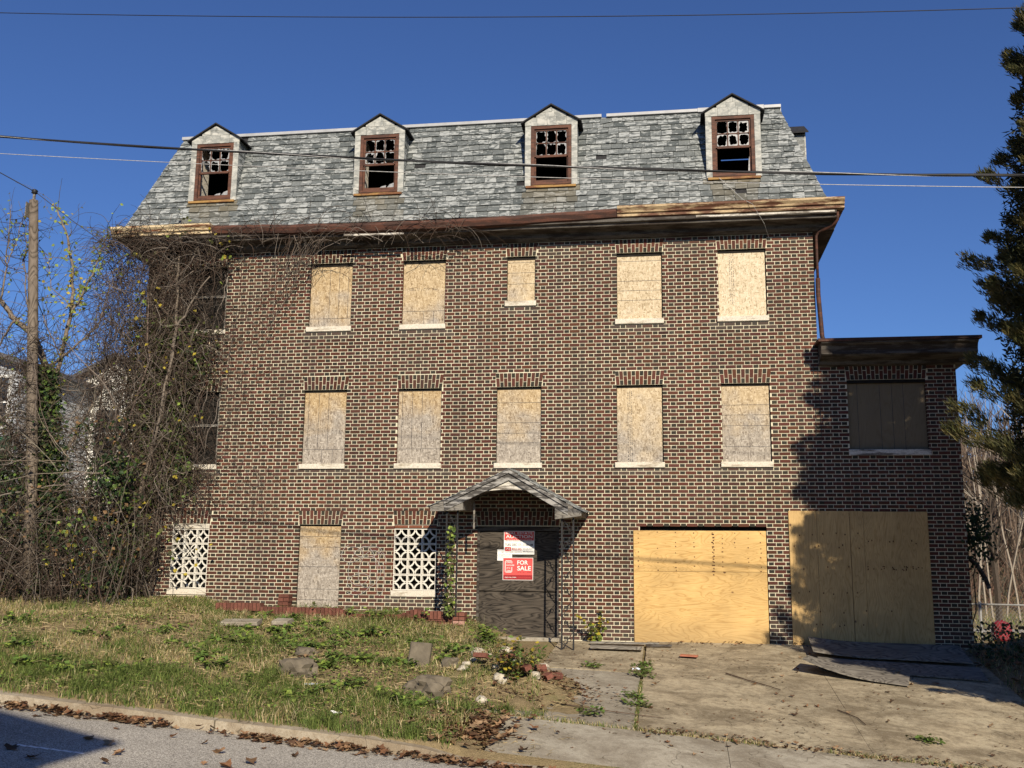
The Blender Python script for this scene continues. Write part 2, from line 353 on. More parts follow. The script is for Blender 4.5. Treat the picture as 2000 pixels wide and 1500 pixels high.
grid('road', [-200, -100, -60, -40, -28]+rng(-22, 14, 1)+[20, 30, 45, 70, 120, 200], rng(-16.6, -7.5, .7), lambda x, y: Rz(x, y), M['asphalt'])
grid('far_verge', [-200, -100, -50, -30, -20, -10, -5, 0, 5, 10, 20, 30, 50, 100, 200], [-200, -120, -60, -35, -25, -19, -16.75, -16.6], lambda x, y: Rz(x, -12)+(.12 if y < -16.7 else -.05), M['earth'])
tag(MB().build('x', None), kind='structure'); bpy.data.objects.remove(bpy.data.objects['x'])

def patch(name, x0, x1, y0, y1, zf, mat, parent, th=.12, st=.35, jag=.0):
    xs = rng(x0, x1, st); ys = rng(y0, y1, st); mb = MB(); n = len(xs); mm = len(ys)
    top = [(x+(jag*nz(x*3, y*3, 1) if jag else 0), y+(jag*nz(x*3, y*3, 7) if jag else 0), zf(x, y)) for y in ys for x in xs]
    mb.add(top, [(j*n+i, j*n+i+1, (j+1)*n+i+1, (j+1)*n+i) for j in range(mm-1) for i in range(n-1)])
    rim = [i for i in range(n)]+[j*n+n-1 for j in range(1, mm)]+[(mm-1)*n+i for i in range(n-2, -1, -1)]+[j*n for j in range(mm-2, 0, -1)]
    vs = [top[i] for i in rim]; vs += [(a, b, c-th) for a, b, c in vs]; k = len(rim)
    mb.add(vs, [(i, k+i, k+(i+1) % k, (i+1) % k) for i in range(k)])
    return mb.build(name, mat, parent)
drv = tag(empty('driveway'), kind='structure')
for (a, b) in ((-.41, 2.317), (2.322, 4.95)):
    for (c, d) in ((-2.022, -.02), (-4.005, -2.028), (-6.0, -4.011)):
        dz = rnd(-.003, .003); tl = 0
        patch('concrete_slab', a, b, c, d, lambda x, y: G(x, y)+.004+dz+tl*(x-a), M['drive'], drv)
wlk = tag(empty('front_path'), kind='structure')
for (c, d) in ((-1.28, -.03), (-2.72, -1.31), (-4.3, -2.75), (-6.0, -4.33)):
    dz = rnd(-.01, .008); patch('concrete_slab', -1.98, -.46, c, d, lambda x, y: lerp(0, zs(x), -y/6)+.002+dz, M['drive'] if c > -4.2 else M['walk'], wlk)
pav = tag(empty('pavement'), kind='structure')
for (a, b) in ((-4.6, -3.3), (-3.28, -2.0)):
    patch('concrete_slab', a, b, -5.95, -4.8, lambda x, y: lerp(zlawn(x), zs(x), -y/6)*.0+zs(x)+.05*(-(-6-y))*1.0-.02+.02, M['walk'], pav)
apr = tag(empty('driveway_apron'), kind='structure')
for (a, b) in ((-2.05, .627), (.633, 3.307), (3.313, 6.2)):
    patch('concrete_slab', a, b, -7.66, -6.1, zap, M['walk'], apr)
krb = tag(empty('kerb'), kind='structure')
def kerbseg(x0, x1, drop=False):
    mb = MB(); k = max(2, int((x1-x0)/.5))
    for i in range(k):
        a = lerp(x0, x1, i/k); b = lerp(x0, x1, (i+1)/k)
        def zt(x): return zk(x)+.004-(.118*sm(-2.9, -2.08, x) if drop else 0)+.006*nz(x, 2, 0, 1.5)
        ya = -7.64+.012*nz(a, 4, 0, 1.1); yb = -7.64+.012*nz(b, 4, 0, 1.1)
        mb.hexa([(a, ya-.03, zk(a)-.3), (b, yb-.03, zk(b)-.3), (b, -7.48, zk(b)-.3), (a, -7.48, zk(a)-.3), (a, ya, zt(a)-.012), (b, yb, zt(b)-.012), (b, -7.48, zt(b)), (a, -7.48, zt(a))])
    mb.build('kerbstone', M['kerb'], krb)
x = -2.07
while x > -42:
    kerbseg(x-2.98, x, x > -3); x -= 3
for i in range(4): kerbseg(6.25+i*3, 9.2+i*3)
o = MB(); a = at(35, 1432, -9.3); pts = []
for i in range(7):
    X = lerp(-6.15, -5.45, i/6); pts.append(X)
for i in range(6): o.quad((pts[i], -9.63, Rz(pts[i], -9.63)+.004), (pts[i+1], -9.66, Rz(pts[i+1], -9.66)+.004), (pts[i+1], -9.60, Rz(pts[i+1], -9.60)+.004), (pts[i], -9.57, Rz(pts[i], -9.57)+.004))
tag(o.build('road_marking', M['paint']), kind='structure')

# ------------------------------------------------------------------ the brick building
P, C, J = .3048, .06773, .0125
BLD = tag(empty('brick_building', (-3.9, 0, 0)), 'derelict three-storey brick building with slate mansard roof and boarded windows', 'building')
BLD.location = (0, 0, 0)
XL, XR, XW = -10.5, 2.755, 5.13
ZT, ZW = 7.86, 5.12
# openings: x0, x1, z0, z1
COLS3 = [(-9.62, -8.77), (-7.02, -6.15), (-5.115, -4.25), None, (-.905, -.042), (.998, 1.888)]
OP = []; WIN = []
for i, cx in enumerate(COLS3):
    if cx: WIN.append((cx[0], cx[1], 5.835, 7.245, 3, i))
WIN.append((-3.03, -2.472, 6.245, 7.25, 3, 3))
for i, cx in enumerate([(-9.62, -8.77), (-7.03, -6.165), (-5.135, -4.272), (-3.2, -2.34), (-.925, -.067), (1., 1.877)]): WIN.append((cx[0], cx[1], 3.11, 4.665, 2, i))
WIN += [(-9.58, -8.82, .70, 2.055, 1, 0), (-7., -6.165, .5, 2.05, 1, 1), (-5.125, -4.305, .72, 2.055, 1, 2)]
WINGW = (3.24, 4.6, 3.31, 4.69, 2, 9)
DOOR = (-3.53, -2., -.3, 2.03); GAR1 = (-.52, 1.735, -.3, 2.06); GAR2 = (2.3, 4.35, -.3, 2.2)
OP = [wd[:4] for wd in WIN+[WINGW]]+[DOOR, GAR1, GAR2]
ARCH = []
def add_arch(x0, x1, z, h=4*C, fl=.035): ARCH.append((x0, x1, z, h, fl))
for wd in WIN+[WINGW]: add_arch(wd[0]-.005, wd[1]+.005, wd[3])
add_arch(DOOR[0], DOOR[1], DOOR[3]+.01)
SKIP = OP+[(a[0]-.02, a[1]+.02, a[2], a[2]+a[3]) for a in ARCH]
# mortar bed with real openings
def wallgrid(mb, x0, x1, z0, z1, y, ops, dep=.13):
    xs = sorted({x0, x1}|{v for o in ops for v in o[:2] if x0 < v < x1}); zz = sorted({z0, z1}|{v for o in ops for v in o[2:4] if z0 < v < z1})
    for i in range(len(xs)-1):
        for j in range(len(zz)-1):
            cx, cz = (xs[i]+xs[i+1])/2, (zz[j]+zz[j+1])/2
            if any(o[0] < cx < o[1] and o[2] < cz < o[3] for o in ops): continue
            mb.quad((xs[i], y, zz[j]), (xs[i+1], y, zz[j]), (xs[i+1], y, zz[j+1]), (xs[i], y, zz[j+1]))
    for o in ops:
        if o[0] < x0 or o[1] > x1+1e-6 : continue
        a, b, c, d = o; c = max(c, z0); e = .004
        mb.quad((a-e, y, c), (a-e, y, d), (a-e, y+dep, d), (a-e, y+dep, c)); mb.quad((b+e, y, d), (b+e, y, c), (b+e, y+dep, c), (b+e, y+dep, d))
        mb.quad((a, y, d+e), (b, y, d+e), (b, y+dep, d+e), (a, y+dep, d+e))
mb = MB(); JY = .007
wallgrid(mb, XL, XR, -.4, ZT, JY, [o for o in OP if o[1] < XR]); mb.build('wall', M['mortar'], BLD)
mb = MB(); wallgrid(mb, XR, XW, -.4, ZW, JY, [o for o in OP if o[0] > XR-.5 and o != GAR1]); mb.build('wing_wall', M['mortar'], BLD)
mb = MB()
mb.box(XL+.004, XL+.2, .004, 9, -.4, ZT, skip=(2,)); mb.box(XR-.2, XR-.004, .12, 9, ZW-.5, ZT); mb.box(XL+.2, XR-.2, 8.8, 9, -.4, ZT); mb.box(XR-.2, XR-.004, 6.2, 9, -.4, ZW-.5)
mb.build('rear_wall', simple('plain_brickwork', (.13, .07, .055), .9, .35, 9), BLD)
mb = MB(); mb.box(XW-.2, XW-.004, .004, 7, -.4, ZW, skip=(2,)); mb.box(XR, XW-.2, 6.8, 7, -.4, ZW); mb.build('wing_side_wall', bpy.data.materials['plain_brickwork'], BLD)
mb = MB(); mb.box(XL+.2, XR-.2, .25, 8.8, 7.86, 7.9); mb.box(XL+.2, XR-.2, .25, 8.8, 5.2, 5.25); mb.box(XL+.2, XW-.2, .25, 8.8, 2.6, 2.65); mb.box(XL+.2, XW-.2, .25, 8.8, -.3, -.25); mb.build('floor', M['dark'], BLD)
# bricks in Flemish bond: red stretchers, dark glazed headers
bricks = []
def bcol(kind, x, z):
    j = rnd(.82, 1.18)
    if kind == 's':
        c = [.100*j, .034*j*rnd(.9, 1.12), .022*j*rnd(.85, 1.15)]
        if random.random() < .10: c = [c[0]*.72, c[1]*.8, c[2]*.85]
    else: c = [.032*j, .030*j, .022*j*rnd(.9, 1.1)]
    g = 0
    if x > -2.2 and z < .75: g = sm(.75, .1, z)*.6
    if x < -2.2 and z < .75: g = .45*sm(.80, .5, z)
    for wd in WIN:
        if wd[0]-.15 < x < wd[1]+.15 and wd[2]-.16 < z < wd[2]-.005: g = max(g, .75)
        if wd[4] == 3 and wd[1]-.1 < x < wd[1]+.7 and wd[3]-.05 < z < wd[3]+.3 and wd[5] in (3, 4): g = max(g, .6*random.random())
    for wd in WIN:                       # run-off below the sill ends
        for ex in (wd[0]-.02, wd[1]):
            if abs(x-ex) < .13 and wd[2]-1.0 < z < wd[2]: f_ = lerp(1., .55, (1-abs(x-ex)/.13)*(z-wd[2]+1.0)); c = [v_*f_ for v_ in c]
    f_ = .80+.32*(nz(x, z, 5, .55)+.5); c = [v_*f_ for v_ in c]
    g *= rnd(.5, 1)
    return tuple(lerp(c[i], (.085, .074, .063)[i], g) for i in range(3))
def brickpiece(mb, x0, x1, z0, z1, dep, tint, jl=None, jr=None):
    y = rnd(-.0025, .0025); tz = rnd(-.0012, .0012); b = .002
    mb.add([(x0, y+b, z0+tz), (x1, y+b, z0-tz), (x1, y+b, z1-tz), (x0, y+b, z1+tz), (x0, y+dep, z0+tz), (x1, y+dep, z0-tz), (x1, y+dep, z1-tz), (x0, y+dep, z1+tz),
            (x0+b, y, z0+b+tz), (x1-b, y, z0+b-tz), (x1-b, y, z1-b-tz), (x0+b, y, z1-b+tz)],
           [(8, 9, 10, 11), (0, 1, 9, 8), (1, 2, 10, 9), (2, 3, 11, 10), (3, 0, 8, 11), (0, 4, 5, 1), (1, 5, 6, 2), (2, 6, 7, 3), (3, 7, 4, 0)], tint)
def course_rows(x0, x1, z0, z1, skip, xoff):
    i0 = math.floor(z0/C); i1 = math.ceil(z1/C)
    for i in range(i0, i1):
        zb = i*C+J/2; zt = (i+1)*C-J/2
        if zt > z1: continue
        zc = (zb+zt)/2; ops = sorted([(o[0], o[1]) for o in skip if o[2] < zc < o[3] and o[1] > x0 and o[0] < x1])
        segs = []; a = x0
        for o in ops:
            if o[0] > a: segs.append((a, o[0], a > x0, True))
            a = max(a, o[1])
        if a < x1: segs.append((a, x1, a > x0, False))
        off = xoff+(i % 2)*P/2+rnd(-.006, .006)
        for (a, b, jl, jr) in segs:
            k = math.floor((a-off)/P)-1
            while off+k*P < b:
                for kind, s, e in (('s', 0, .2032), ('h', .2032, .3048)):
                    p0 = off+k*P+s+J/2+rnd(-.002, .002); p1 = off+k*P+e-J/2
                    el = er = False
                    if p0 < a+J: p0 = a+(.0 if (jl or a == x0) else J/2); el = jl
                    if p1 > b-J: p1 = b-(.0 if (jr or b == x1) else J/2); er = jr
                    if p1-p0 < .022: continue
                    bricks.append((p0, p1, zb, zt, .118 if (el or er) else .03, bcol(kind, (p0+p1)/2, zc)))
                k += 1
course_rows(XL, XR, .0, ZT, SKIP, .02); course_rows(XR, XW, .0, ZW, SKIP, .02)
sel = sorted(range(len(bricks)), key=lambda i: -(bricks[i][1]-bricks[i][0])/((bricks[i][0]-.4)**2*.6+(bricks[i][2]-1.0)**2+350)*1e3 + (0 if -2 < bricks[i][0] < 2.1 else 9))[:300]
sel = set(sel)
mb = MB()
for i, b in enumerate(bricks):
    if i in sel:
        k = MB(); brickpiece(k, *b); k.build('brick', M['brick'], BLD)
    else: brickpiece(mb, *b)
tag(mb.build('brickwork', M['brick'], BLD), kind='stuff')
# flat arches of upright bricks
for (x0, x1, z, h, fl) in ARCH:
    k = MB(); n = max(6, round((x1-x0)/.0715)); xc = (x0+x1)/2
    for i in range(n):
        for lvl in (0, 1):
            sp = .36 if (i % 2) else .64
            za, zb_ = (0, h*sp) if lvl == 0 else (h*sp, h)
            za += J*.5; zb_ -= J*.5
            def X(u, zz): return lerp(x0-fl*zz/h*.7, x1+fl*zz/h, u)
            u0, u1 = i/n, (i+1)/n; g = J*.45; y = rnd(-.002, .002)
            short = (lvl == 0) == (i % 2 == 1)
            t = bcol('h' if short else 's', xc, z+.2); b = .12 if lvl == 0 else .03
            p = [(X(u0, za)+g, y, z+za), (X(u1, za)-g, y, z+za), (X(u1, za)-g, y+b, z+za), (X(u0, za)+g, y+b, z+za), (X(u0, zb_)+g, y, z+zb_), (X(u1, zb_)-g, y, z+zb_), (X(u1, zb_)-g, y+b, z+zb_), (X(u0, zb_)+g, y+b, z+zb_)]
            k.hexa(p, t)
    tag(k.build('flat_arch', M['brick'], BLD), kind='stuff')
# boarded windows
def boards(x0, x1, z0, z1, y, lines, grey, bleach, parent, mat, nm='boarded_window', skew=0., gtop=None, print_=None):
    k = MB(); nz_ = 10
    th = .012
    for i in range(nz_):
        za, zb_ = lerp(z0, z1, i/nz_), lerp(z0, z1, (i+1)/nz_)
        def gr(t): return (grey(t), bleach, .5)
        ta, tb = gr(i/nz_), gr((i+1)/nz_)
        o = len(k.v); k.v += [(x0+.004, y, za), (x1-.004, y, za), (x1-.004+skew, y, zb_), (x0+.004+skew, y, zb_)]; k.t += [ta, ta, tb, tb]; k.f.append((o, o+1, o+2, o+3))
    k.tint = (grey(0), bleach, .5); k.box(x0+.004, x1-.004, y+.0005, y+th, z0, z1, skip=(2,))
    ob = k.build(nm, mat, parent)
    if lines:
        L = MB()
        for l in lines:
            if l[0] == 'h': zz = lerp(z0, z1, l[1]); L.box(x0+.01, x1-.01, y-.0015, y+.002, zz-.0032, zz+.0032)
            else:
                xx = lerp(x0, x1, l[1]); a, b = (l[2], l[3]) if len(l) > 2 else (0, 1); L.box(xx-.0032, xx+.0032, y-.0015, y+.002, lerp(z0, z1, a), lerp(z0, z1, b))
        tag(L.build('print_line', M['s_ink'], ob), kind='stuff')
    return ob
LN = {(3, 1): [('v', .46, .14, 1), ('v', .68, .14, 1), ('v', .9, .14, 1), ('h', .14)], (3, 2): [('v', .5, 0, .22), ('v', .73, 0, .22), ('v', .95, 0, .22), ('h', .22)],
      (3, 3): [('h', .92), ('h', .68), ('h', .42)], (3, 4): [('h', .91), ('h', .6), ('h', .45), ('h', .3)], (3, 5): [],
      (2, 1): [('v', .1, .2, 1), ('v', .34, .2, 1), ('v', .57, .2, 1), ('v', .45, 0, .2), ('v', .7, 0, .2), ('v', .93, 0, .2), ('h', .2)], (2, 2): [('v', .09, .2, 1), ('v', .32, .2, 1), ('v', .55, .2, 1), ('h', .2)],
      (2, 3): [('h', .81), ('h', .54), ('h', .4), ('h', .27)], (2, 4): [], (2, 5): [('h', .74), ('h', .61), ('h', .47), ('h', .2)], (1, 1): [('h', .86), ('h', .73), ('h', .49), ('h', .22), ('h', .09)]}
BL = {(3, 1): .1, (3, 2): .25, (3, 3): .45, (3, 4): .7, (3, 5): 1., (2, 1): 0., (2, 2): 0., (2, 3): .15, (2, 4): .5, (2, 5): .35, (1, 1): 0.}
GB = {(3, 1): .55, (3, 2): .5, (3, 3): .4, (3, 4): .25, (3, 5): .2, (2, 1): .95, (2, 2): 1.08, (2, 3): .92, (2, 4): .66, (2, 5): .95, (1, 1): 1.05}
def stamp(ob, x, z0, z1, y, vert=True, rows=3):
    k = MB(); random.seed(int(abs(x)*100))
    for r in range(rows):
        p = z0
        while p < z1:
            l = rnd(.006, .03); h = rnd(.006, .012)
            if random.random() < .78:
                if vert: k.box(x+r*.035-h/2, x+r*.035+h/2, y-.0014, y+.002, p, p+l)
                else: k.box(p, p+l, y-.0014, y+.002, x-r*.03-h/2, x-r*.03+h/2)
            p += l+rnd(.005, .02)
    tag(k.build('stamped_print', M['s_ink'], ob), kind='stuff')
for (x0, x1, z0, z1, fl, ci) in WIN:
    if fl == 1 and ci in (0, 2) or ci == 0: continue
    key = (fl, ci); sh = .10 if fl != 1 else .0
    gap = {3: .045, 2: .028, 1: .012}[fl]
    gb = GB[key]
    ob = boards(x0+.003, x1-(.012 if ci > 3 else .003), z0+sh, z1-gap, .055, LN[key], lambda t: gb*(1-.75*t**.8)*1.0, BL[key], BLD, M['osb'])
    k = MB(); k.box(x0-.002, x1+.002, .05, .11, z1-gap-.02, z1-.001); k.build('window_dark_strip', M['dark'], ob)  # near-black strip paints the shade in the gap above the board
    if sh:
        k = MB(); k.bbox(x0-.035, x1+.02, -.035, .06, z0, z0+sh, .006); k.build('sill', M['sill'], ob)
    if key == (3, 5): stamp(ob, x0+.22, z0+.35, z1-.08, .055)
    if key == (2, 4): stamp(ob, x0+.21, z0+.12, z1-.12, .055)
    if key == (3, 2): stamp(ob, z0+.84, x0+.13, x0+.66, .055, False, 2)
for i, (cx_, cz_, w_, h_, tw) in enumerate(((-5.75, 1.25, .30, .42, 0), (-5.55, 1.2, .28, .38, 1.), (-5.9, 1.5, .25, .18, 2.), (-5.6, 1.55, .3, .12, 3.), (-5.35, 1.1, .1, .45, .5), (-5.8, .95, .3, .22, 4.))):
    k = MB(); pth = [(cx_+w_*math.cos(tw+a*.33)*(1-.02*a), -.0055, cz_+h_*math.sin(tw+a*.33+.3*math.sin(a*.2))*(1-.015*a)) for a in range(22)]; k.tube(pth, .0045, 4, None, False); k.build('chalk_scrawl', flat('chalk_%d' % i, (.42, .40, .37)), BLD)
# the ivy-hidden openings at the left: near-black sheet painted for the unlit room, with remains of sash
for (x0, x1, z0, z1, fl, ci) in [wd for wd in WIN if wd[5] == 0 and wd[4] > 1]:
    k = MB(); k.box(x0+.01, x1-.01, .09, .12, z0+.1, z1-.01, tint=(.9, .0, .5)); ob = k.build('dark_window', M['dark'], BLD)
    k = MB(); k.box(x0, x0+.05, .06, .088, z0+.1, z1); k.box(x1-.05, x1, .06, .088, z0+.1, z1); k.box(x0+.05, x1-.05, .06, .088, lerp(z0, z1, .55), lerp(z0, z1, .55)+.05); k.build('sash', M['oldwood'], ob)
    k = MB(); k.bbox(x0-.035, x1+.02, -.035, .085, z0, z0+.1, .006); k.build('sill', M['sill'], ob)
# wing window
x0, x1, z0, z1 = WINGW[:4]
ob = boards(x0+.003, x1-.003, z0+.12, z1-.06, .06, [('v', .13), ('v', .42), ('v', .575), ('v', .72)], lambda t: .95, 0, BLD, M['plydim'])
k = MB(); k.bbox(x0-.02, x1+.03, -.03, .065, z0, z0+.11, .006); k.build('sill', M['whiteflake'], ob)
k = MB(); k.box(x0, x1+.18, .015, .1, z1-.058, z1-.002); k.build('window_dark_strip', M['dark'], ob)  # near-black strip, painted shade above the wing board
# pierced concrete block screens
def block_mesh(star=False):
    k = MB(); S = 1.; d = .38; fr = .055
    for (a, b, c, e) in ((0, 1, 0, fr), (0, 1, 1-fr, 1), (0, fr, fr, 1-fr), (1-fr, 1, fr, 1-fr)): k.box(a, b, 0, d, c, e)
    cs = [((0, 0), 0), ((1, 0), 90), ((1, 1), 180), ((0, 1), 270)] if not star else [((.5, 0), 0), ((1, .5), 90), ((.5, 1), 180), ((0, .5), 270)]
    for (cx, cz), a0 in cs:
        n = 7; r0, r1 = (.43, .535) if not star else (.44, .52); sp = 90 if not star else 180; a1 = a0 if not star else a0
        ring = []
        for i in range(n+1):
            a = R(a1+sp*i/n); ring.append((math.cos(a), math.sin(a)))
        for i in range(n):
            (c0, s0), (c1, s1) = ring[i], ring[i+1]
            pts = []
            for (r, cc, ss) in ((r0, c0, s0), (r1, c0, s0), (r1, c1, s1), (r0, c1, s1)):
                pts.append((min(1, max(0, cx+r*cc)), min(1, max(0, cz+r*ss))))
            f = [(p[0], .01, p[1]) for p in pts]; bk = [(p[0], d*.9, p[1]) for p in pts]
            k.add(f+bk, [(0, 1, 2, 3), (0, 4, 5, 1), (2, 6, 7, 3)])
    return k.build('screen_block', M['block'])
bm1 = block_mesh(); bm2 = block_mesh(True)
for (x0, x1, z0, z1, n3) in ((-9.58, -8.82, .70, 2.055, .0), (-5.125, -4.305, .72, 2.055, 1.)):
    k = MB(); k.bbox(x0-.03, x1+.015, -.02, .09, z0, z0+.115, .006)
    if n3: k.box(x0+.01, x1-.01, .012, .06, z1-.064, z1-.014)
    else: k.bbox(x0+.0, x1, .005, .1, z1-.095, z1-.004, .004)
    scr = k.build('block_screen', M['sill'], BLD)
    zz0 = z0+.117; zz1 = z1-(.075 if n3 else .1); W = (x1-x0)/3; H = (zz1-zz0)/4
    W = max(W, .285) if n3 else W
    W = (x1-x0)/3
    for r in range(4):
        for c_ in range(3):
            src = bm2 if (not n3 and r == 2 and c_ == 1) else bm1
            o = inst(src, (x0+W*c_+.003, .012, zz0+H*r+.003), (0, 0, 0), (W-.006, .3, H-.006), scr); o.name = 'screen_block'
    k = MB(); k.box(x0+.005, x1-.005, .24, .25, z0, z1); k.build('backing', M['dark'], scr)
    if n3:
        k = MB()
        for i in range(3): k.box(x0+.012+i*W, x0+W*(i+1)-.008, -.001, .02, z1-.062, z1-.018, tint=(.19, .07, .04))
        k.build('brick_course', M['redbrick'], scr)
bpy.data.objects.remove(bm1); bpy.data.objects.remove(bm2)
# front door boards
k = MB(); k.box(-3.53, -3.485, .02, .1, .0, 2.02); k.box(-2.045, -2.0, .02, .1, .0, 2.02); k.box(-3.485, -2.045, .03, .1, 1.95, 2.02); dr = k.build('door_frame', M['darkwood'], BLD)
for z0, z1, y in ((.045, .835, .046), (.85, 1.935, .04)):
    k = MB(); k.bbox(-3.505, -2.03, y, y+.018, z0, z1, .003); k.build('plywood_sheet', M['plyold'], dr)
k = MB(); k.bbox(-3.6, -1.95, -.28, .1, -.03, .04, .012); k.build('threshold', M['walk'], dr)
k = MB()
for i in range(4): k.box(rnd(-3.4, -2.2), 0, .036, .042, 0, 0) if False else None
# garage boards
k = MB(); k.box(-.5, 1.72, .10, .13, 1.9, 2.05); g1 = k.build('garage_dark_strip', M['dark'], BLD)  # near-black strip stands in for the shade in the gap above the boards
for z0, z1, y in ((-.02, 1.235, .0), (1.24, 1.965, .003)):
    k = MB(); n = 8
    xl = -.635; xr = 1.718
    for i in range(n):
        za, zb_ = lerp(z0, z1, i/n), lerp(z0, z1, (i+1)/n); g = lambda z: max(0, .55*(1-z/.5))
        k.t += [(g(za),)*3]*2+[(g(zb_),)*3]*2; o_ = len(k.v); k.v += [(xl, y-.018, za), (xr, y-.018, za), (xr, y-.018, zb_), (xl, y-.018, zb_)]; k.f.append((o_, o_+1, o_+2, o_+3))
    k.tint = (0, 0, 0); k.box(xl, xr, y-.0175, y, z0, z1, skip=(2,)); k.build('plywood_sheet', M['ply'], g1)
k = MB()
for xx in (-.55, -.2, .12, .45, .77, .78, .95, 1.17, 1.40, 1.62):
    for j in range(9):
        if random.random() < .8:
            z = 1.92-j*.085+rnd(-.02, .02); k.box(xx+rnd(-.012, .012)-.007, xx+rnd(-.005, .005)+.008, -.0185, -.01, z-.009, z+.009)
for j in range(14): z = 1.9-j*.055; k.box(.775+rnd(-.025, .02), .795+rnd(0, .02), -.0185, -.01, z-.011, z+.011)
k.build('knot', simple('knot_brown', (.10, .045, .02), .8), g1)
k = MB(); k.box(2.31, 4.34, .10, .13, 1.9, 2.19); g2 = k.build('garage_dark_strip', M['dark'], BLD)  # same near-black strip, painted shade behind these boards
for (a, b, z1, y) in ((2.12, 2.60, 2.325, -.022), (2.604, 3.165, 2.325, -.020), (3.172, 3.40, 2.325, -.024), (3.403, 4.49, 2.315, -.020)):
    k = MB(); k.bbox(a, b, y, -.004, -.05, z1, .002, tint=(.12, 0, 0)); k.build('plywood_sheet', M['plyv'], g2)
k = MB()
for xs_, zs_ in (((2.3, 2.52, 2.7, 2.93, 3.08, 3.3), 1.92), ((2.2, 2.56, 2.62, 2.97, 3.03, 3.31), 1.7), ((3.47, 3.53, 3.83, 3.89, 4.2, 4.27), 1.78), ((2.35, 2.76, 3.12), 1.33), ((2.25, 2.43, 2.67, 2.84, 3.07, 3.24), .9), ((2.6, 3.0, 3.38, 3.8), .58), ((2.53, 2.63, 2.92, 3.0, 3.32), .35), ((2.25, 2.55, 2.66, 2.94, 3.02, 3.38), .03)):
    for xx in xs_:
        zz = zs_+rnd(-.03, .03); k.box(xx-.009, xx+.009, -.0265, -.01, zz-.013, zz+.013)
for i in range(26): xx = rnd(3.42, 4.35); zz = 1.33+rnd(-.035, .035); k.box(xx-.008, xx+.008, -.0265, -.01, zz-.01, zz+.01)
k.build('knot', bpy.data.materials['knot_brown'], g2)
# ------------------------------------------------------------------ mansard roof
random.seed(11)
EY, EZ, TY, TZ = -.38, 7.93, .38, 10.22
def RP(x, t): return Vector((x, lerp(EY, TY, t), lerp(EZ, TZ, t)))
def xl(t): return lerp(-10.95, -10.12, t)
def xr(t): return lerp(3.02, 2.27, t)
SN = Vector((0, -(TZ-EZ), TY-EY)).normalized(); SL = math.hypot(TZ-EZ, TY-EY)
DX = [-9.14, -5.63, -2.155, 1.34]; DF, DZ = -.19, 8.60
mb = MB(); ts = [0, .345, .88, 1]; hx = sorted([v for d in DX for v in (d-.40, d+.40)])
for j in range(3):
    t0, t1 = ts[j], ts[j+1]; br = ['l']+hx+['r']
    for i in range(len(br)-1):
        if j == 1 and i % 2 == 1: continue
        def xx(b, t): return xl(t) if b == 'l' else xr(t) if b == 'r' else b
        mb.quad(RP(xx(br[i], t0), t0), RP(xx(br[i+1], t0), t0), RP(xx(br[i+1], t1), t1), RP(xx(br[i], t1), t1), (.3, .2, .1))
YB = 9.3
mb.quad((xr(0), EY, EZ), (xr(0), YB, EZ), (xr(1), YB-.75, TZ), (xr(1), TY, TZ)); mb.quad((xl(0), YB, EZ), (xl(0), EY, EZ), (xl(1), TY, TZ), (xl(1), YB-.75, TZ))
mb.quad((xr(0), YB, EZ), (xl(0), YB, EZ), (xl(1), YB-.75, TZ), (xr(1), YB-.75, TZ))
xs = [xl(1), 1.28, 1.92, xr(1)]; ys = [TY, 1.35, 2.9, YB-.75]
for i in range(3):
    for j in range(3):
        if i == 1 and j == 1: continue
        mb.quad((xs[i], ys[j], TZ), (xs[i+1], ys[j], TZ), (xs[i+1], ys[j+1], TZ), (xs[i], ys[j+1], TZ))
ROOF = mb.build('roof', M['shingle'], BLD)
slates = []
NC = 17
for r in range(NC):
    t0 = r/NC; t1 = min(1, (r+1)/NC+.018); x = xl(t0)+(.108 if r % 2 else 0)-.2
    while x < xr(t0):
        wd = rnd(.19, .235); a, b = x+.003, x+wd-.003; x += wd
        if b < xl(t0)+.03 or a > xr(t0)-.03: continue
        zc = lerp(EZ, TZ, t0)
        inside = any(abs(a-d) < .47 and abs(b-d) < .47 and zc > 8.60 for d in DX)
        if inside: continue
        if any(d-.47 < (a+b)/2 < d+.47 and zc > 8.58 for d in DX):
            for d in DX:
                if d-.47 < (a+b)/2 < d+.47 and zc > 8.58:
                    if (a+b)/2 < d: b = min(b, d-.47)
                    else: a = max(a, d+.47)
            if b-a < .03: continue
        if any(d+.47 > a > d-.47 and zc > 8.58 for d in DX): a = [d+.47 for d in DX if d-.47 < a < d+.47][0]
        if any(d-.47 < b < d+.47 and zc > 8.58 for d in DX): b = [d-.47 for d in DX if d-.47 < b < d+.47][0]
        if b-a < .03: continue
        stn = 0
        for d in DX:
            if abs((a+b)/2-d) < .5 and zc < 8.62: stn = max(stn, (.45+.55*random.random())*sm(7.6, 8.6, zc))
        if random.random() < .010: continue
        c0, c1 = rnd(-.006, .006), rnd(-.003, .003)
        if random.random() < .045: c0, c1 = rnd(-.05, .05), rnd(-.05, .0)
        p0, p1 = .028+rnd(-.003, .010), .004; th = .017
        cl = lambda q, t: max(xl(t), min(xr(t), q))
        lo = t0+c1/SL
        A, B = RP(cl(a, t0), lo+c0*.3), RP(cl(b, t0), lo-c0*.3); D_, C_ = RP(cl(a, t1), t1), RP(cl(b, t1), t1)
        pts = [A+SN*(p0-th), B+SN*(p0-th), C_+SN*(p1-th), D_+SN*(p1-th), A+SN*p0, B+SN*p0, C_+SN*p1, D_+SN*p1]
        slates.append((pts, (random.random(), random.random(), stn), a, r))
SF = [(4, 5, 6, 7), (0, 1, 5, 4), (1, 2, 6, 5), (3, 0, 4, 7)]
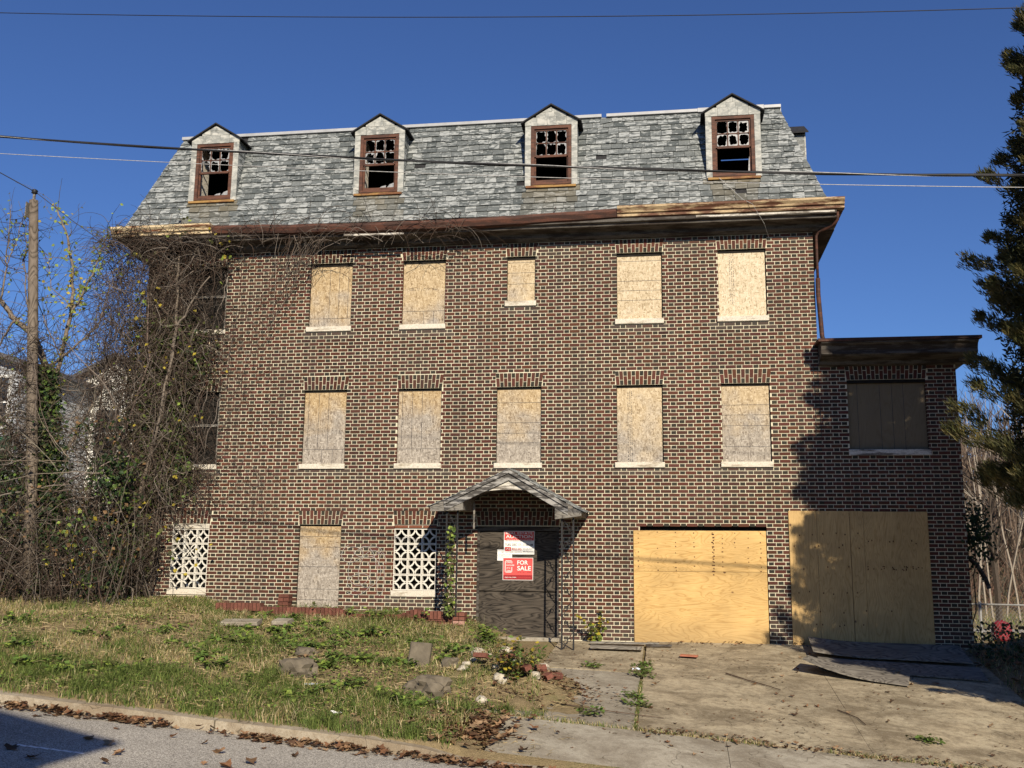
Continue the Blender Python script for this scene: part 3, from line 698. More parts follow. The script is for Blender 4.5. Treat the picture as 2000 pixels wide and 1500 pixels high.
selS = set(sorted(range(len(slates)), key=lambda i: -slates[i][2]*.3+abs(slates[i][3]-4)*.35-(.9 if (slates[i][0][1]-slates[i][0][0]).length > .19 else 0))[:300])
mb = MB()
for i, (pts, t, a, r) in enumerate(slates):
    if i in selS: k = MB(); k.add(pts, SF, t); k.build('slate', M['slate'], ROOF)
    else: mb.add(pts, SF, t)
tag(mb.build('slate_field', M['slate'], ROOF), kind='stuff')
mb = MB()
for (a, b) in ((-10.16, -1.20), (-1.1, .70), (1.99, 2.31)): mb.box(a, b, TY-.06, TY+.12, TZ-.01+rnd(0, .01), TZ+.055)
mb.box(.705, 1.985, TY-.055, TY+.12, TZ-.012, TZ+.07); mb.box(2.2, 2.33, TY+.12, 8.5, TZ-.01, TZ+.075); mb.box(-10.18, -10.05, TY+.12, 8.5, TZ-.01, TZ+.075)
mb.build('coping', M['flashing'], BLD)
# hip edges: short slates up the right and left arris
for nm, fx in (('hip_edge', xr), ('hip_edge', xl)):
    k = MB()
    for i in range(16):
        t0, t1 = i/16, (i+1.1)/16; s = 1 if fx is xr else -1
        A = RP(fx(t0), t0)+SN*.02+Vector((s*.012, 0, 0)); B = RP(fx(min(1, t1)), min(1, t1))+SN*.008
        k.add([A, A+Vector((-s*.09, 0, 0)), B+Vector((-s*.09, 0, 0)), B, A+Vector((-s*.0, .16, 0)), B+Vector((0, .16, 0))], [(0, 1, 2, 3) if s < 0 else (3, 2, 1, 0), (0, 3, 5, 4) if s < 0 else (4, 5, 3, 0)], (random.random(), random.random(), 0))
    k.build(nm, M['slate'], ROOF)

def clip(poly, a, b, c):                 # keep a*x+b*z<=c
    out = []
    for i in range(len(poly)):
        p, q_ = poly[i], poly[(i+1) % len(poly)]; fp, fq = a*p[0]+b*p[1]-c, a*q_[0]+b*q_[1]-c
        if fp <= 0: out.append(p)
        if fp*fq < 0:
            t = fp/(fp-fq); out.append((lerp(p[0], q_[0], t), lerp(p[1], q_[1], t)))
    return out
def dormer(Mx, idx, inner, glass_seed):
    rg = random.Random(glass_seed)
    EV, AP, HW = 1.31, 1.64, .50
    # body: back-up wall with opening, cheeks
    k = MB()
    def tr(x, y, z): return Mx @ Vector((x, y, z))
    for (a, b, c_, d) in ((-.5, -.40, 0, EV), (.40, .5, 0, EV), (-.40, .40, 1.25, EV), (-.4, .4, 0, .03)):
        k.add([tr(a, .02, c_), tr(b, .02, c_), tr(b, .02, d), tr(a, .02, d)], [(0, 1, 2, 3)], (.2, .5, 0))
    k.add([tr(-.5, .02, EV), tr(.5, .02, EV), tr(0, .02, AP)], [(0, 1, 2)], (.2, .5, 0))
    dp = .60
    for s in (-1, 1):
        q_ = [tr(s*.5, .02, 0), tr(s*.5, .02, EV), tr(s*.5, dp, EV)]; k.add(q_, [(0, 1, 2) if s < 0 else (2, 1, 0)], (.2, .5, 0))
    body = k.build('dormer', M['pale_slate'], BLD)
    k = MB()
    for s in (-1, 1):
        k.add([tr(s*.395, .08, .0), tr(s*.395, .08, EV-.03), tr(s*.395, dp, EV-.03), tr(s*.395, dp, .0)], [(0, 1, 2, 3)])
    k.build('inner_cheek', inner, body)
    def piece(poly, y0, y1, t, nm='slate'):
        if len(poly) < 3: return
        n = len(poly); f = [tr(p[0], y0, p[1]) for p in poly]+[tr(p[0], y1, p[1]) for p in poly]
        k = MB(); k.add(f, [tuple(range(n))]+[(i, n+i, n+(i+1) % n, (i+1) % n) for i in range(n)], t); k.build(nm, M['pale_slate'], body)
    for s in (-1, 1):
        z = 0
        while z < 1.24:
            h = .142; a, b = sorted((s*.402, s*.515)); piece([(a, z+rg.uniform(-.004, .004)), (b, z+rg.uniform(-.004, .004)), (b, min(1.25, z+h)), (a, min(1.25, z+h))], -.006-rg.random()*.006, .018, (rg.random(), rg.random(), 0)); z += h
    gl = (AP-EV)/.58; CUT = lambda p: clip(clip(p, gl, 1, AP-.005), -gl, 1, AP-.005)
    for z0, z1, brk in ((1.25, 1.42, (-.52, -.28, -.08, .1, .3, .52)), (1.424, 1.52, (-.3, -.12, .06, .3)), (1.524, 1.64, (-.2, .01, .2))):
        for i in range(len(brk)-1):
            a, b = brk[i]+.002, brk[i+1]-.002; piece(CUT([(a, z0+rg.uniform(0, .008)), (b, z0+rg.uniform(0, .008)), (b, z1+.005), (a, z1+.005)]), -.008-rg.random()*.008, .018, (rg.random(), rg.random(), 0))
    k = MB()                                  # slates of the cheeks, one stack a side
    for s in (-1, 1):
        for i in range(9):
            z0, z1 = i*.146, min(EV, (i+1)*.146); y1a = -.02+.34*(z0+.0)+.03; x_ = s*(.507+.006*(i % 2)); xi = s*.502
            y0 = .021; ye = max(y0+.05, DF*-1-.19+ (z1/2.29*.76)+.06)
            for (ya, yb) in ((y0, lerp(y0, ye, .55)), (lerp(y0, ye, .55)+.003, ye)):
                k.hexa([tr(xi, ya, z0), tr(x_, ya, z0), tr(x_, yb, z0), tr(xi, yb, z0), tr(xi, ya, z1-.002), tr(xi+s*.003, ya, z1-.002), tr(xi+s*.003, yb, z1-.002), tr(xi, yb, z1-.002)], (rg.random()*.4, rg.random(), 0))
    tag(k.build('cheek_slates', M['slate'], body, recalc=True), kind='stuff')
    k = MB()                                  # little gabled roof
    for s in (-1, 1):
        e = (s*.60, EV-.02); a = (0, AP+.025); th = .028
        p = [tr(e[0], -.06, e[1]), tr(a[0], -.06, a[1]), tr(a[0], 1.6, a[1]), tr(e[0], 1.6, e[1])]
        k.hexa(p+[q_+(Mx.to_3x3() @ Vector((0, 0, th))) for q_ in p])
    k.build('gable_roof', M['shingle'], body, recalc=True)
    # window
    k = MB()
    def bx(x0, x1, y0, y1, z0, z1, kk=None): (kk or k).box(x0, x1, y0, y1, z0, z1, M=Mx)
    bx(-.40, -.335, .0, .08, .03, 1.25); bx(.335, .40, .0, .08, .03, 1.25); bx(-.335, .335, .0, .08, 1.19, 1.25); bx(-.335, .335, .0, .08, .03, .075)
    win = k.build('window_frame', M['brownframe'], body)
    k = MB(); y0, y1 = .03, .06
    bx(-.335, -.30, y0, y1, .62, 1.19); bx(.30, .335, y0, y1, .62, 1.19); bx(-.30, .30, y0, y1, 1.155, 1.19); bx(-.30, .30, y0-.01, y1, .60, .645)
    for xm in (-.1, .1): bx(xm-.01, xm+.01, y0+.005, y1-.005, .645, 1.155)
    for (a, b) in ((-.30, -.11), (-.09, .09), (.11, .30)): bx(a, b, y0+.006, y1-.006, .892, .91)
    k.build('upper_sash', M['brownframe'], win)
    k = MB(); bx(-.335, -.305, .05, .085, .075, .6); bx(.305, .335, .05, .085, .075, .6); bx(-.305, .305, .05, .085, .075, .14); k.build('lower_sash', M['brownframe'], win)
    for (a, b) in ((-.30, -.11), (-.09, .09), (.11, .30)):
        for (c_, d) in ((.645, .892), (.91, 1.155)):
            hole = rg.uniform(.9, 1.15) if idx < 2 else rg.uniform(.9, 1.12); n = 18; ocx, ocz = (a+b)/2+rg.uniform(-.02, .02), (c_+d)/2+rg.uniform(-.03, .02); vs = []
            for i in range(n):
                an = 2*math.pi*i/n; ca, sa = math.cos(an), math.sin(an); m_ = 1/max(abs(ca), abs(sa)); ex, ez = (a+b)/2+ca*m_*(b-a)/2, (c_+d)/2+sa*m_*(d-c_)/2
                rr = hole*rg.choice((rg.uniform(.68, .9), rg.uniform(.88, 1.02), rg.uniform(.9, 1.05)))*(.85+.15/m_) ; rr = min(rr, .985)
                vs += [tr(ex, .045, ez), tr(lerp(ocx, ex, rr), .045, lerp(ocz, ez, rr))]
            k = MB(); k.add(vs, [(2*i, 2*((i+1) % n), 2*((i+1) % n)+1, 2*i+1) for i in range(n)]); k.build('broken_pane', M['glass'], win)
    for (a, b, h) in ((.0, .14, .05), (.16, .30, .10)) if idx in (0, 1) else ((.27, .305, .33),) if idx == 3 else ():
        k = MB(); k.add([tr(a, .066, .14), tr(b, .066, .14), tr(b, .066, .14+h), tr(lerp(a, b, .4), .066, .14+h*.7)], [(0, 1, 2, 3)]); k.build('broken_pane', M['glass'], win)
    k = MB(); k.box(-.49, .49, -.05, .03, -.045, -.002, M=Mx); k.build('sill', M['rustsill'], body)
    return body
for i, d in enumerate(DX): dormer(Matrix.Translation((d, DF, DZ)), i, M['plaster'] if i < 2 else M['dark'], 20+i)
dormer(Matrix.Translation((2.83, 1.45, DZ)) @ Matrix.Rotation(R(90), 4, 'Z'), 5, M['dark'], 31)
# ------------------------------------------------------------------ cornice and gutter
sag = lambda x: -.085*math.sin(math.pi*max(0, min(1, (x+9.0)/8.2)))
gut = [(-.40, 7.985), (-.585, 7.985), (-.585, 7.945), (-.545, 7.90), (-.535, 7.865), (-.50, 7.855), (-.50, 7.80), (-.46, 7.785), (-.40, 7.785)]
cornice = MB(); cornice.extr([(-.46, 7.784), (-.46, 7.72), (-.40, 7.70), (-.39, 7.66), (-.13, 7.64), (-.12, 7.57), (-.06, 7.53), (-.003, 7.52), (-.003, 7.784)], XL-.38, XR+.38, nx=12)
cornice.box(XR-.003, XR+.40, -.003, 9.2, 7.55, 7.784); cornice.box(XL-.40, XL+.003, -.003, 9.2, 7.55, 7.784)
cor = cornice.build('cornice', M['darkwood'], BLD, recalc=True)
k = MB(); k.extr(gut, -11.10, -8.95); k.box(-11.10, -10.9, -.40, 9.3, 7.80, 7.985); k.build('gutter', M['cream'], BLD, recalc=True)
k = MB(); k.extr([(-.38, 7.97), (-.52, 7.96), (-.535, 7.90), (-.50, 7.80), (-.44, 7.77), (-.38, 7.787)], -8.94, -.87, zf=lambda x: sag(x)+.012*nz(x, 0, 0, 1.7), nx=44); k.build('gutter', M['rust'], BLD, recalc=True)
k = MB(); k.extr(gut, -.86, 3.27, zf=lambda x: .01*nz(x, 5, 0, 1.2)); k.box(3.07, 3.27, -.40, 9.3, 7.80, 7.985); k.build('gutter', M['rustpaint'], BLD, recalc=True)
k = MB(); k.extr([(-.475, 7.77), (-.475, 7.735), (-.455, 7.725), (-.455, 7.77)], .6, 3.10); k.build('loose_trim', M['whiteflake'], BLD, recalc=True); k = MB(); k.extr([(-.475, 7.75), (-.475, 7.715), (-.455, 7.705), (-.455, 7.75)], -6.2, -5.0, zf=sag, nx=4); k.build('loose_trim', M['whiteflake'], BLD, recalc=True)
k = MB(); k.tube([(3.16, -.40, 7.76), (3.16, -.38, 7.62), (3.08, -.28, 7.53), (2.86, -.09, 7.50), (2.81, -.07, 7.42), (2.805, -.065, 7.0), (2.805, -.065, 6.55)], .027, 8); dn = k.build('downspout', M['rust'], BLD, True)
k = MB(); k.tube([(2.805, -.065, 6.6), (2.80, -.065, 6.3), (2.825, -.065, 5.75), (2.835, -.065, 5.5), (2.86, -.09, 5.40), (2.98, -.2, 5.36), (3.1, -.25, 5.35)], .042, 8); k.build('lower_pipe', M['rust'], dn, True)
k = MB()
for xh in (-8.0, -6.1, -3.9, -2.05, -.2): k = MB(); k.tube([(xh, -.33, 8.02), (xh, -.48, 8.05+sag(xh)), (xh+.03, -.5, 8.09+sag(xh))], .008, 4); k.build('gutter_hook', M['rust'], BLD)
k = MB()
wc = MB(); wc.extr([(-.49, 5.335), (-.49, 5.275), (-.43, 5.235), (-.40, 5.16), (-.40, 5.09), (-.36, 5.06), (-.12, 5.02), (-.10, 4.96), (-.003, 4.94), (-.003, 5.335)], 2.76, 5.42, nx=8, zf=lambda x: .012*nz(x, 3, 0, 2))
wc.box(XW-.003, 5.42, -.003, 7, 5.05, 5.3); wc.build('wing_cornice', M['darkwood'], BLD, recalc=True)
k = MB(); k.extr([(-.52, 5.36), (-.52, 5.305), (-.02, 5.337), (-.02, 5.38)], 2.70, 5.47); k.box(2.756, 5.47, -.02, 7.1, 5.34, 5.38); k.build('wing_roof', M['rust'], BLD, recalc=True)
k = MB(); k.hexa([(5.15, -.2, 4.98), (5.5, -.34, 4.94), (5.5, -.28, 4.94), (5.15, -.12, 4.98), (5.15, -.2, 5.03), (5.5, -.34, 4.98), (5.5, -.28, 4.98), (5.15, -.12, 5.03)])
k.hexa([(5.30, -.42, 5.0), (5.55, -.44, 4.93), (5.55, -.36, 4.93), (5.3, -.36, 5.0), (5.30, -.42, 5.04), (5.55, -.44, 4.97), (5.55, -.36, 4.97), (5.3, -.36, 5.04)]); k.build('loose_board', M['darkwood'], BLD)
k = MB(); k.box(XW, XW+.12, .3, .42, 3.87, 3.99); k.build('wall_bracket', M['darkwood'], BLD); k = MB(); k.box(XW, XW+.55, .5, .56, 1.86, 1.92); k.build('wall_bracket', M['darkwood'], BLD); k = MB(); k.tube([(XW+.05, .3, 1.55), (XW+.2, .25, 1.4), (XW+.32, .22, 1.15), (XW+.36, .2, 1.0)], .04, 6); k.build('wall_bracket', M['darkwood'], BLD)
# ------------------------------------------------------------------ entrance porch
random.seed(5)
PO = tag(empty('entrance_porch', (0, 0, 0)), 'small gabled porch with peeling arched front and scrolled iron posts over the front door', 'porch')
FY, BY = -1.12, -.004
TILT = .065
def pz(z, y): return z+TILT*(y-FY)/(BY-FY)
AX, AZp = -2.765, 2.99; LX, LZ = -4.20, 2.32; RX, RZ_ = -1.46, 2.235
def slope_pt(s, u, y, lift=0.):      # u 0 ridge .. 1 eave
    x = lerp(AX, (LX, RX)[s], u); z = lerp(AZp, (LZ, RZ_)[s], u)-.02*math.sin(u*math.pi); return Vector((x, y, pz(z, y)+lift))
k = MB()
for s in (0, 1):
    for i in range(6):
        u0, u1 = i/6, (i+1)/6
        p = [slope_pt(s, u0, FY-.03, -.03), slope_pt(s, u1, FY-.03, -.03), slope_pt(s, u1, BY, -.03), slope_pt(s, u0, BY, -.03)]
        k.hexa(p+[v_+Vector((0, 0, .03)) for v_ in p])
prf = k.build('roof', M['darkwood'], PO, recalc=True)
for s in (0, 1):
    for r in range(8):
        u1 = 1.03-r/8; u0 = max(-.005, u1-.155); ncol = 6
        for c_ in range(ncol):
            w_ = (BY-FY+.06)/ncol; y0 = FY-.06+c_*w_+(w_*.5 if r % 2 else 0)-(w_*.25); y1 = y0+w_-.004
            y0 = max(FY-.07, y0); y1 = min(BY, y1)
            if y1-y0 < .04: continue
            lf = .014+rnd(0, .012)
            A, B = slope_pt(s, u1, y0, lf), slope_pt(s, u1, y1, lf+rnd(-.004, .006)); Cc, Dd = slope_pt(s, u0, y1, .006), slope_pt(s, u0, y0, .006)
            k = MB(); dz = Vector((0, 0, -.01)); k.hexa([A+dz, B+dz, Cc+dz, Dd+dz, A, B, Cc, Dd], (rnd(.4, 1), rnd(.3, 1), 0)); k.build('slate', M['slate'], prf, recalc=True)
# rake boards
for s in (0, 1):
    k = MB(); y0, y1 = FY-.055, FY-.02
    a, b = slope_pt(s, .0, FY, -.03), slope_pt(s, .80, FY, -.03); h = .17
    k.hexa([(a.x, y0, a.z-h*1.05), (b.x, y0, b.z-h), (b.x, y1, b.z-h), (a.x, y1, a.z-h*1.05), (a.x, y0, a.z), (b.x, y0, b.z), (b.x, y1, b.z), (a.x, y1, a.z)]); k.build('rake_board', M['greyflake'], PO, recalc=True)
    k = MB(); y0, y1 = FY-.085, FY-.057; h = .055
    k.hexa([(a.x, y0, a.z-h), (b.x, y0, b.z-h), (b.x, y1, b.z-h), (a.x, y1, a.z-h), (a.x, y0, a.z+.004), (b.x, y0, b.z+.004), (b.x, y1, b.z+.004), (a.x, y1, a.z+.004)]); k.build('rake_trim', M['greyflake'], PO, recalc=True)
# arched front and barrel ceiling
def arc(i, n): 
    a = math.pi*i/n; return (lerp(-1.84, -3.66, .5-.5*math.cos(a)), 2.33+.29*math.sin(a)**.9)
k = MB(); n = 16
for i in range(n):
    (xa, za), (xb, zb_) = arc(i, n), arc(i+1, n)
    def top(x):
        s = 0 if x < AX else 1; u = (x-AX)/((LX, RX)[s]-AX); return lerp(AZp, (LZ, RZ_)[s], u)-.07
    ta, tb = max(top(xa), za+.01), max(top(xb), zb_+.01)
    for y0 in (FY-.015,):
        k.hexa([(xb, y0, zb_), (xa, y0, za), (xa, y0+.03, za), (xb, y0+.03, zb_), (xb, y0, tb), (xa, y0, ta), (xa, y0+.03, ta), (xb, y0+.03, tb)])
k.build('arched_board', M['whiteflake'], PO, recalc=True)
k = MB()
for i in range(n):
    (xa, za), (xb, zb_) = arc(i, n), arc(i+1, n); k.quad((xa, FY+.015, za), (xb, FY+.015, zb_), (xb, BY, pz(zb_, BY)), (xa, BY, pz(za, BY)))
k.build('barrel_ceiling', M['darkwood'], PO)
for (x0, x1, zb_, za0, za1) in ((-4.17, -3.58, 2.235, 2.32, 2.58), (-1.95, -1.49, 2.10, 2.44, 2.245)):
    k = MB(); k.hexa([(x0, FY-.04, zb_), (x1, FY-.04, zb_+(.02 if x0 < -3 else .06)), (x1, BY, pz(zb_+.02, BY)), (x0, BY, pz(zb_, BY)), (x0, FY-.04, za0), (x1, FY-.04, za1), (x1, BY, pz(za1, BY)), (x0, BY, pz(za0, BY))]); k.build('eave_box', M['oldwood'], PO, recalc=True)
def scroll(k, x0, x1, z0, z1, y, fl):
    xm = (x0+x1)/2; hw = (x1-x0)/2; H = z1-z0; r = hw*.42
    def circ(cx, cz, a0, tot, rr):
        return [(cx+rr*(1-.35*i/14)*math.cos(a0+tot*i/14), y, cz+rr*(1-.35*i/14)*math.sin(a0+tot*i/14)) for i in range(15)]
    s = 1 if fl else -1
    k.tube(circ(xm-s*hw*.42, z0+H*.42, R(-60 if fl else 240), s*R(430), r), .007, 4); k.tube(circ(xm+s*hw*.35, z0+H*.56, R(120 if fl else 60), s*R(430), r), .007, 4)
    k.tube([(xm-s*hw, y, z0+H*.02), (xm-s*hw*.3, y, z0+H*.32), (xm+s*hw*.35, y, z0+H*.7), (xm+s*hw, y, z0+H*.98)][::1], .007, 4)
for (x0, x1, zb_, zt_) in ((-3.885, -3.69, .42, 2.26), (-1.835, -1.635, -.13, 2.14)):
    pst = empty('post'); pst.parent = PO; y = -1.06
    for xx in (x0, x1): k = MB(); k.box(xx-.014, xx+.014, y-.014, y+.014, zb_, zt_); k.build('upright', M['black'], pst)
    nsc = round((zt_-zb_)/.30); 
    for i in range(nsc):
        k = MB(); scroll(k, x0+.014, x1-.014, lerp(zb_+.04, zt_-.02, i/nsc), lerp(zb_+.04, zt_-.02, (i+1)/nsc), y, i % 2 == 0); k.build('scroll', M['black'], pst)
    k = MB(); k.box(x0-.03, x1+.03, y-.06, y+.06, zt_, zt_+(.05)); k.build('cap_block', M['whiteflake'], pst)
k = MB(); k.box(-3.47, -3.44, -.75, -.72, 1.95, 2.4); k.build('hanging_slat', M['oldwood'], PO)

# ------------------------------------------------------------------ signs on the door
def txt(s, x0, x1, z0, z1, y, mat, parent, name='lettering', wide=0.):
    cu = bpy.data.curves.new('t', 'FONT'); cu.body = s; cu.offset = wide; ob = bpy.data.objects.new('t', cu); COL.objects.link(ob)
    bpy.context.view_layer.update(); me = bpy.data.meshes.new_from_object(ob.evaluated_get(bpy.context.evaluated_depsgraph_get()))
    bpy.data.objects.remove(ob); bpy.data.curves.remove(cu)
    vs = [v.co.copy() for v in me.vertices]; xa, xb = min(v.x for v in vs), max(v.x for v in vs); ya, yb = min(v.y for v in vs), max(v.y for v in vs)
    for v in me.vertices: v.co = (lerp(x0, x1, (v.co.x-xa)/(xb-xa)), y, lerp(z0, z1, (v.co.y-ya)/(yb-ya)))
    me.name = name; o = bpy.data.objects.new(name, me); COL.objects.link(o); me.materials.append(mat); o.parent = parent; return o
def panel(name, x0, x1, z0, z1, y, mat, parent=None, th=.004): k = MB(); k.box(x0, x1, y, y+th, z0, z1); return k.build(name, mat, parent)
YS_ = .036
A = at(984.5, 1037, YS_); B = at(1043.5, 1083, YS_); x0, x1, z1, z0 = A.x, B.x, A.z, B.z; W_, H_ = x1-x0, z1-z0
s1 = empty('auction_sign', (0, 0, 0)); tag(s1, 'white auction notice with dark red header, upper of the two big signs on the door', 'sign')
panel('panel', x0, x1, z0, z1, YS_, M['s_white'], s1)
panel('header', x0+.01, x1-.01, z0+H_*.60, z1-.01, YS_-.002, M['s_red'], s1, .003); y = YS_-.004
X = lambda u: x0+W_*u
Z = lambda v: z0+H_*v
txt('REAL ESTATE', X(.06), X(.94), Z(.855), Z(.955), y, M['s_white'], s1, wide=.01); txt('AUCTION', X(.06), X(.94), Z(.695), Z(.825), y, M['s_white'], s1, wide=.015)
txt('Vacant Three Story Apartment Building', X(.08), X(.92), Z(.62), Z(.665), y, M['s_white'], s1)
y = YS_-.002; txt('401 East Avenue, Baltimore City', X(.06), X(.9), Z(.545), Z(.585), y, M['s_ink'], s1)
txt('TUES. DEC. 17 - 11:00 AM', X(.04), X(.95), Z(.36), Z(.46), y, M['s_ink'], s1, wide=.01)
lg = panel('logo_square', X(.04), X(.235), Z(.14), Z(.31), y, M['s_red'], s1, .002); txt('AJ', X(.075), X(.2), Z(.175), Z(.275), y-.002, M['s_white'], s1, wide=.01)
txt('BILLIG', X(.27), X(.58), Z(.175), Z(.275), y, M['s_red'], s1, wide=.01); txt('410-296-8440', X(.63), X(.94), Z(.21), Z(.265), y, M['s_ink'], s1); txt('ajbillig.com', X(.63), X(.95), Z(.085), Z(.165), y, M['s_ink'], s1); txt('AUCTIONEERS - REAL ESTATE', X(.05), X(.59), Z(.075), Z(.11), y, M['s_ink'], s1)
A = at(982.3, 1089, YS_); B = at(1041, 1133.5, YS_); x0, x1, z1, z0 = A.x, B.x, A.z, B.z; W_, H_ = x1-x0, z1-z0
s2 = empty('for_sale_sign'); tag(s2, 'coral red for sale sign fixed to the lower middle of the door boards', 'sign')
panel('panel', x0, x1, z0, z1, YS_, M['s_white'], s2); panel('field', x0+.008, x1-.008, z0+H_*.23, z1-.008, YS_-.002, M['s_coral'], s2, .003); panel('footer', x0+.008, x1-.008, z0+.008, z0+H_*.228, YS_-.002, M['s_maroon'], s2, .003); y = YS_-.004
txt('FOR', X(.48), X(.83), Z(.69), Z(.88), y, M['s_white'], s2, wide=.015); txt('SALE', X(.48), X(.93), Z(.43), Z(.63), y, M['s_white'], s2, wide=.015); txt('(410) 447-1828', X(.48), X(.92), Z(.31), Z(.39), y, M['s_ink'], s2)
fr = MB()
for (a, b, c_, d) in ((.07, .09, .34, .87), (.07, .31, .34, .37), (.07, .31, .84, .87), (.29, .31, .34, .58), (.29, .31, .74, .87)): fr.box(X(a), X(b), y, y+.002, Z(c_), Z(d))
tag(fr.build('logo_frame', M['s_white'], s2), kind='stuff')
for i, t_ in enumerate(('ONE', 'HOUSE', 'AT A', 'TIME')): txt(t_, X(.12), X((.27, .38, .25, .27)[i]), Z(.755-.125*i), Z(.82-.125*i), y, M['s_white'], s2, wide=.01)
txt('Apply to be a bidder.', X(.07), X(.46), Z(.09), Z(.15), y, M['s_white'], s2, wide=.01); txt('onehousebaltimore.org', X(.49), X(.92), Z(.09), Z(.145), y, M['s_coral'], s2)
A = at(971.5, 1073, YS_+.001); B = at(1000, 1095, YS_+.001); x0, x1, z1, z0 = A.x, B.x, A.z, B.z; W_, H_ = x1-x0, z1-z0
s3_ = empty('paper_notice'); tag(s3_, 'small white paper notice tucked behind the signs on the door', 'notice')
panel('sheet', x0, x1, z0, z1, YS_+.0025, M['s_white'], s3_, .001)
y = YS_+.001; txt('NOTICE', X(.3), X(.72), Z(.68), Z(.82), y, M['s_ink'], s3_); txt('this property is for sale', X(.1), X(.9), Z(.5), Z(.56), y, M['s_ink'], s3_); txt('at public auction', X(.14), X(.8), Z(.38), Z(.44), y, M['s_ink'], s3_)

# ------------------------------------------------------------------ brick edging in front of the wall
ED = tag(empty('brick_edging'), 'low border of red bricks on edge along the wall left of the door', 'brick border')
def rb(): j = rnd(.7, 1.2); return (.165*j, .066*j, .047*j)
zt_ = at(640, 1187, -.9).z
x = -8.15
while x < -3.75:
    zz = zt_+(.06 if x < -7.3 else 0)-.10*sm(-5.9, -5.6, x)*(1-sm(-4.8, -4.5, x))-.03*sm(-4.6, -4.2, x)
    k = MB(); t = R(rnd(-2, 2)); k.bbox(x+.004, x+.066, -1.0+rnd(-.004, .004), -.80, zz-.135, zz+rnd(-.004, .004), .005, tint=rb()); k.build('brick', M['redbrick'], ED); x += .071
for r in range(2):
    x = -8.1
    while x < -3.8:
        zz = zt_-.14-r*.07; k = MB(); k.bbox(x+.004, x+.2, -.985, -.82, zz-.062, zz-.004, .004, tint=rb()); k.build('brick', M['redbrick'], ED); x += .208
for r in range(6):
    for i in range(2):
        zz = zt_-.04-r*.072; t = rb() if r not in (2, 4) else (.42, .24, .19); k = MB(); k.bbox(-3.74+i*.105, -3.642+i*.105, -1.06, -.80, zz-.064, zz, .006, tint=t); k.build('brick', M['redbrick'], ED)
BP = tag(empty('brick_stack'), 'short stack of red bricks against the wall beside the boarded ground-floor doorway', 'bricks')
for r in range(4):
    for i in range(2):
        k = MB(); a = -7.24+i*.105+rnd(-.01, .01); k.bbox(a, a+.098, -.30, -.09, .46+r*.072, .46+r*.072+.066, .006, tint=rb()); k.build('brick', M['redbrick'], BP)

# ------------------------------------------------------------------ loose things on the ground
def ground(x, y):
    if slabzone(x, y) and x > -2: return G(x, y)+.01
    if y < -7.66: return Rz(x, y)
    if y < -6.1 and x > -2.05: return zap(x, y)
    return T(x, y)
def sheet(name, label, cx, cy, ang, L, W, curl, mat, lift=.012, tint=(0, 0, 0)):
    k = MB(); nu, nv = 14, 6; ca, sa = math.cos(ang), math.sin(ang); top = []
    base = max(ground(cx+(u-.5)*L*ca-(v-.5)*W*sa, cy+(u-.5)*L*sa+(v-.5)*W*ca) for u in (0, .5, 1) for v in (0, 1))
    for j in range(nv+1):
        for i in range(nu+1):
            u, v = i/nu, j/nv; x = cx+(u-.5)*L*ca-(v-.5)*W*sa; y = cy+(u-.5)*L*sa+(v-.5)*W*ca
            top.append(Vector((x, y, ground(x, y)+lift+curl(u, v))))
    n = nu+1; bot = [p-Vector((0, 0, .014)) for p in top]
    fs = [(j*n+i, j*n+i+1, (j+1)*n+i+1, (j+1)*n+i) for j in range(nv) for i in range(nu)]; m_ = len(top)
    k.add(top+bot, fs+[(m_+d, m_+c_, m_+b, m_+a) for a, b, c_, d in fs], tint)
    rim = [i for i in range(n)]+[j*n+nu for j in range(1, nv+1)]+[nv*n+i for i in range(nu-1, -1, -1)]+[j*n for j in range(nv-1, 0, -1)]
    k.add([top[i] for i in rim]+[bot[i] for i in rim], [(i, len(rim)+i, len(rim)+(i+1) % len(rim), (i+1) % len(rim)) for i in range(len(rim))], tint)
    return tag(k.build(name, mat, smooth=False), label, 'plywood sheet')
sheet('plywood_sheet', 'grey warped plywood sheet lying against the foot of the right garage boards', 3.55, -.72, R(-3), 2.44, 1.0, lambda u, v: .02+.16*max(0, .35-u)**1.6*2.2+.03*v, M['plygrey'], .05)
sheet('plywood_sheet', 'middle plywood sheet flat on the driveway between two warped ones', 3.55, -1.62, R(-6), 2.44, .75, lambda u, v: .012+.05*max(0, .25-u), M['plygrey'], .015)
sheet('plywood_sheet', 'front plywood sheet on the driveway with its left end curled up', 2.80, -2.18, R(-15), 1.5, .62, lambda u, v: .015+.34*max(0, .75-u)**2*(1-.35*v)+.02*(1-u), M['plygrey'], .02)
def plank(label, x0, y0, x1, y1, w_, th, mat, name='wooden_plank', cat='plank', dz=0.):
    k = MB(); d = Vector((x1-x0, y1-y0, 0)).normalized(); s = Vector((-d.y, d.x, 0))*w_/2; a = Vector((x0, y0, ground(x0, y0)+.015+dz)); b = Vector((x1, y1, ground(x1, y1)+.015+dz))
    p = [a-s, b-s, b+s, a+s]; k.hexa(p+[v_+Vector((0, 0, th)) for v_ in p]); return tag(k.build(name, mat, recalc=True), label, cat)
plank('grey weathered plank lying on the path just right of the porch', -1.35, -.95, -.48, -.95, .22, .05, M['plygrey'])
plank('long thin brown board along the wall foot between porch and left garage', -1.4, -.45, -.2, -.42, .12, .03, M['oldwood'])
plank('short dark stick of wood at the foot of the left garage boards', -.42, -.62, .02, -.58, .05, .035, M['darkwood'], 'wood_stick', 'stick')
plank('square red tile lying face up on the driveway below the left garage', .16, -1.35, .44, -1.38, .26, .02, simple('red_tile', (.36, .13, .08), .6), 'red_tile', 'tile')
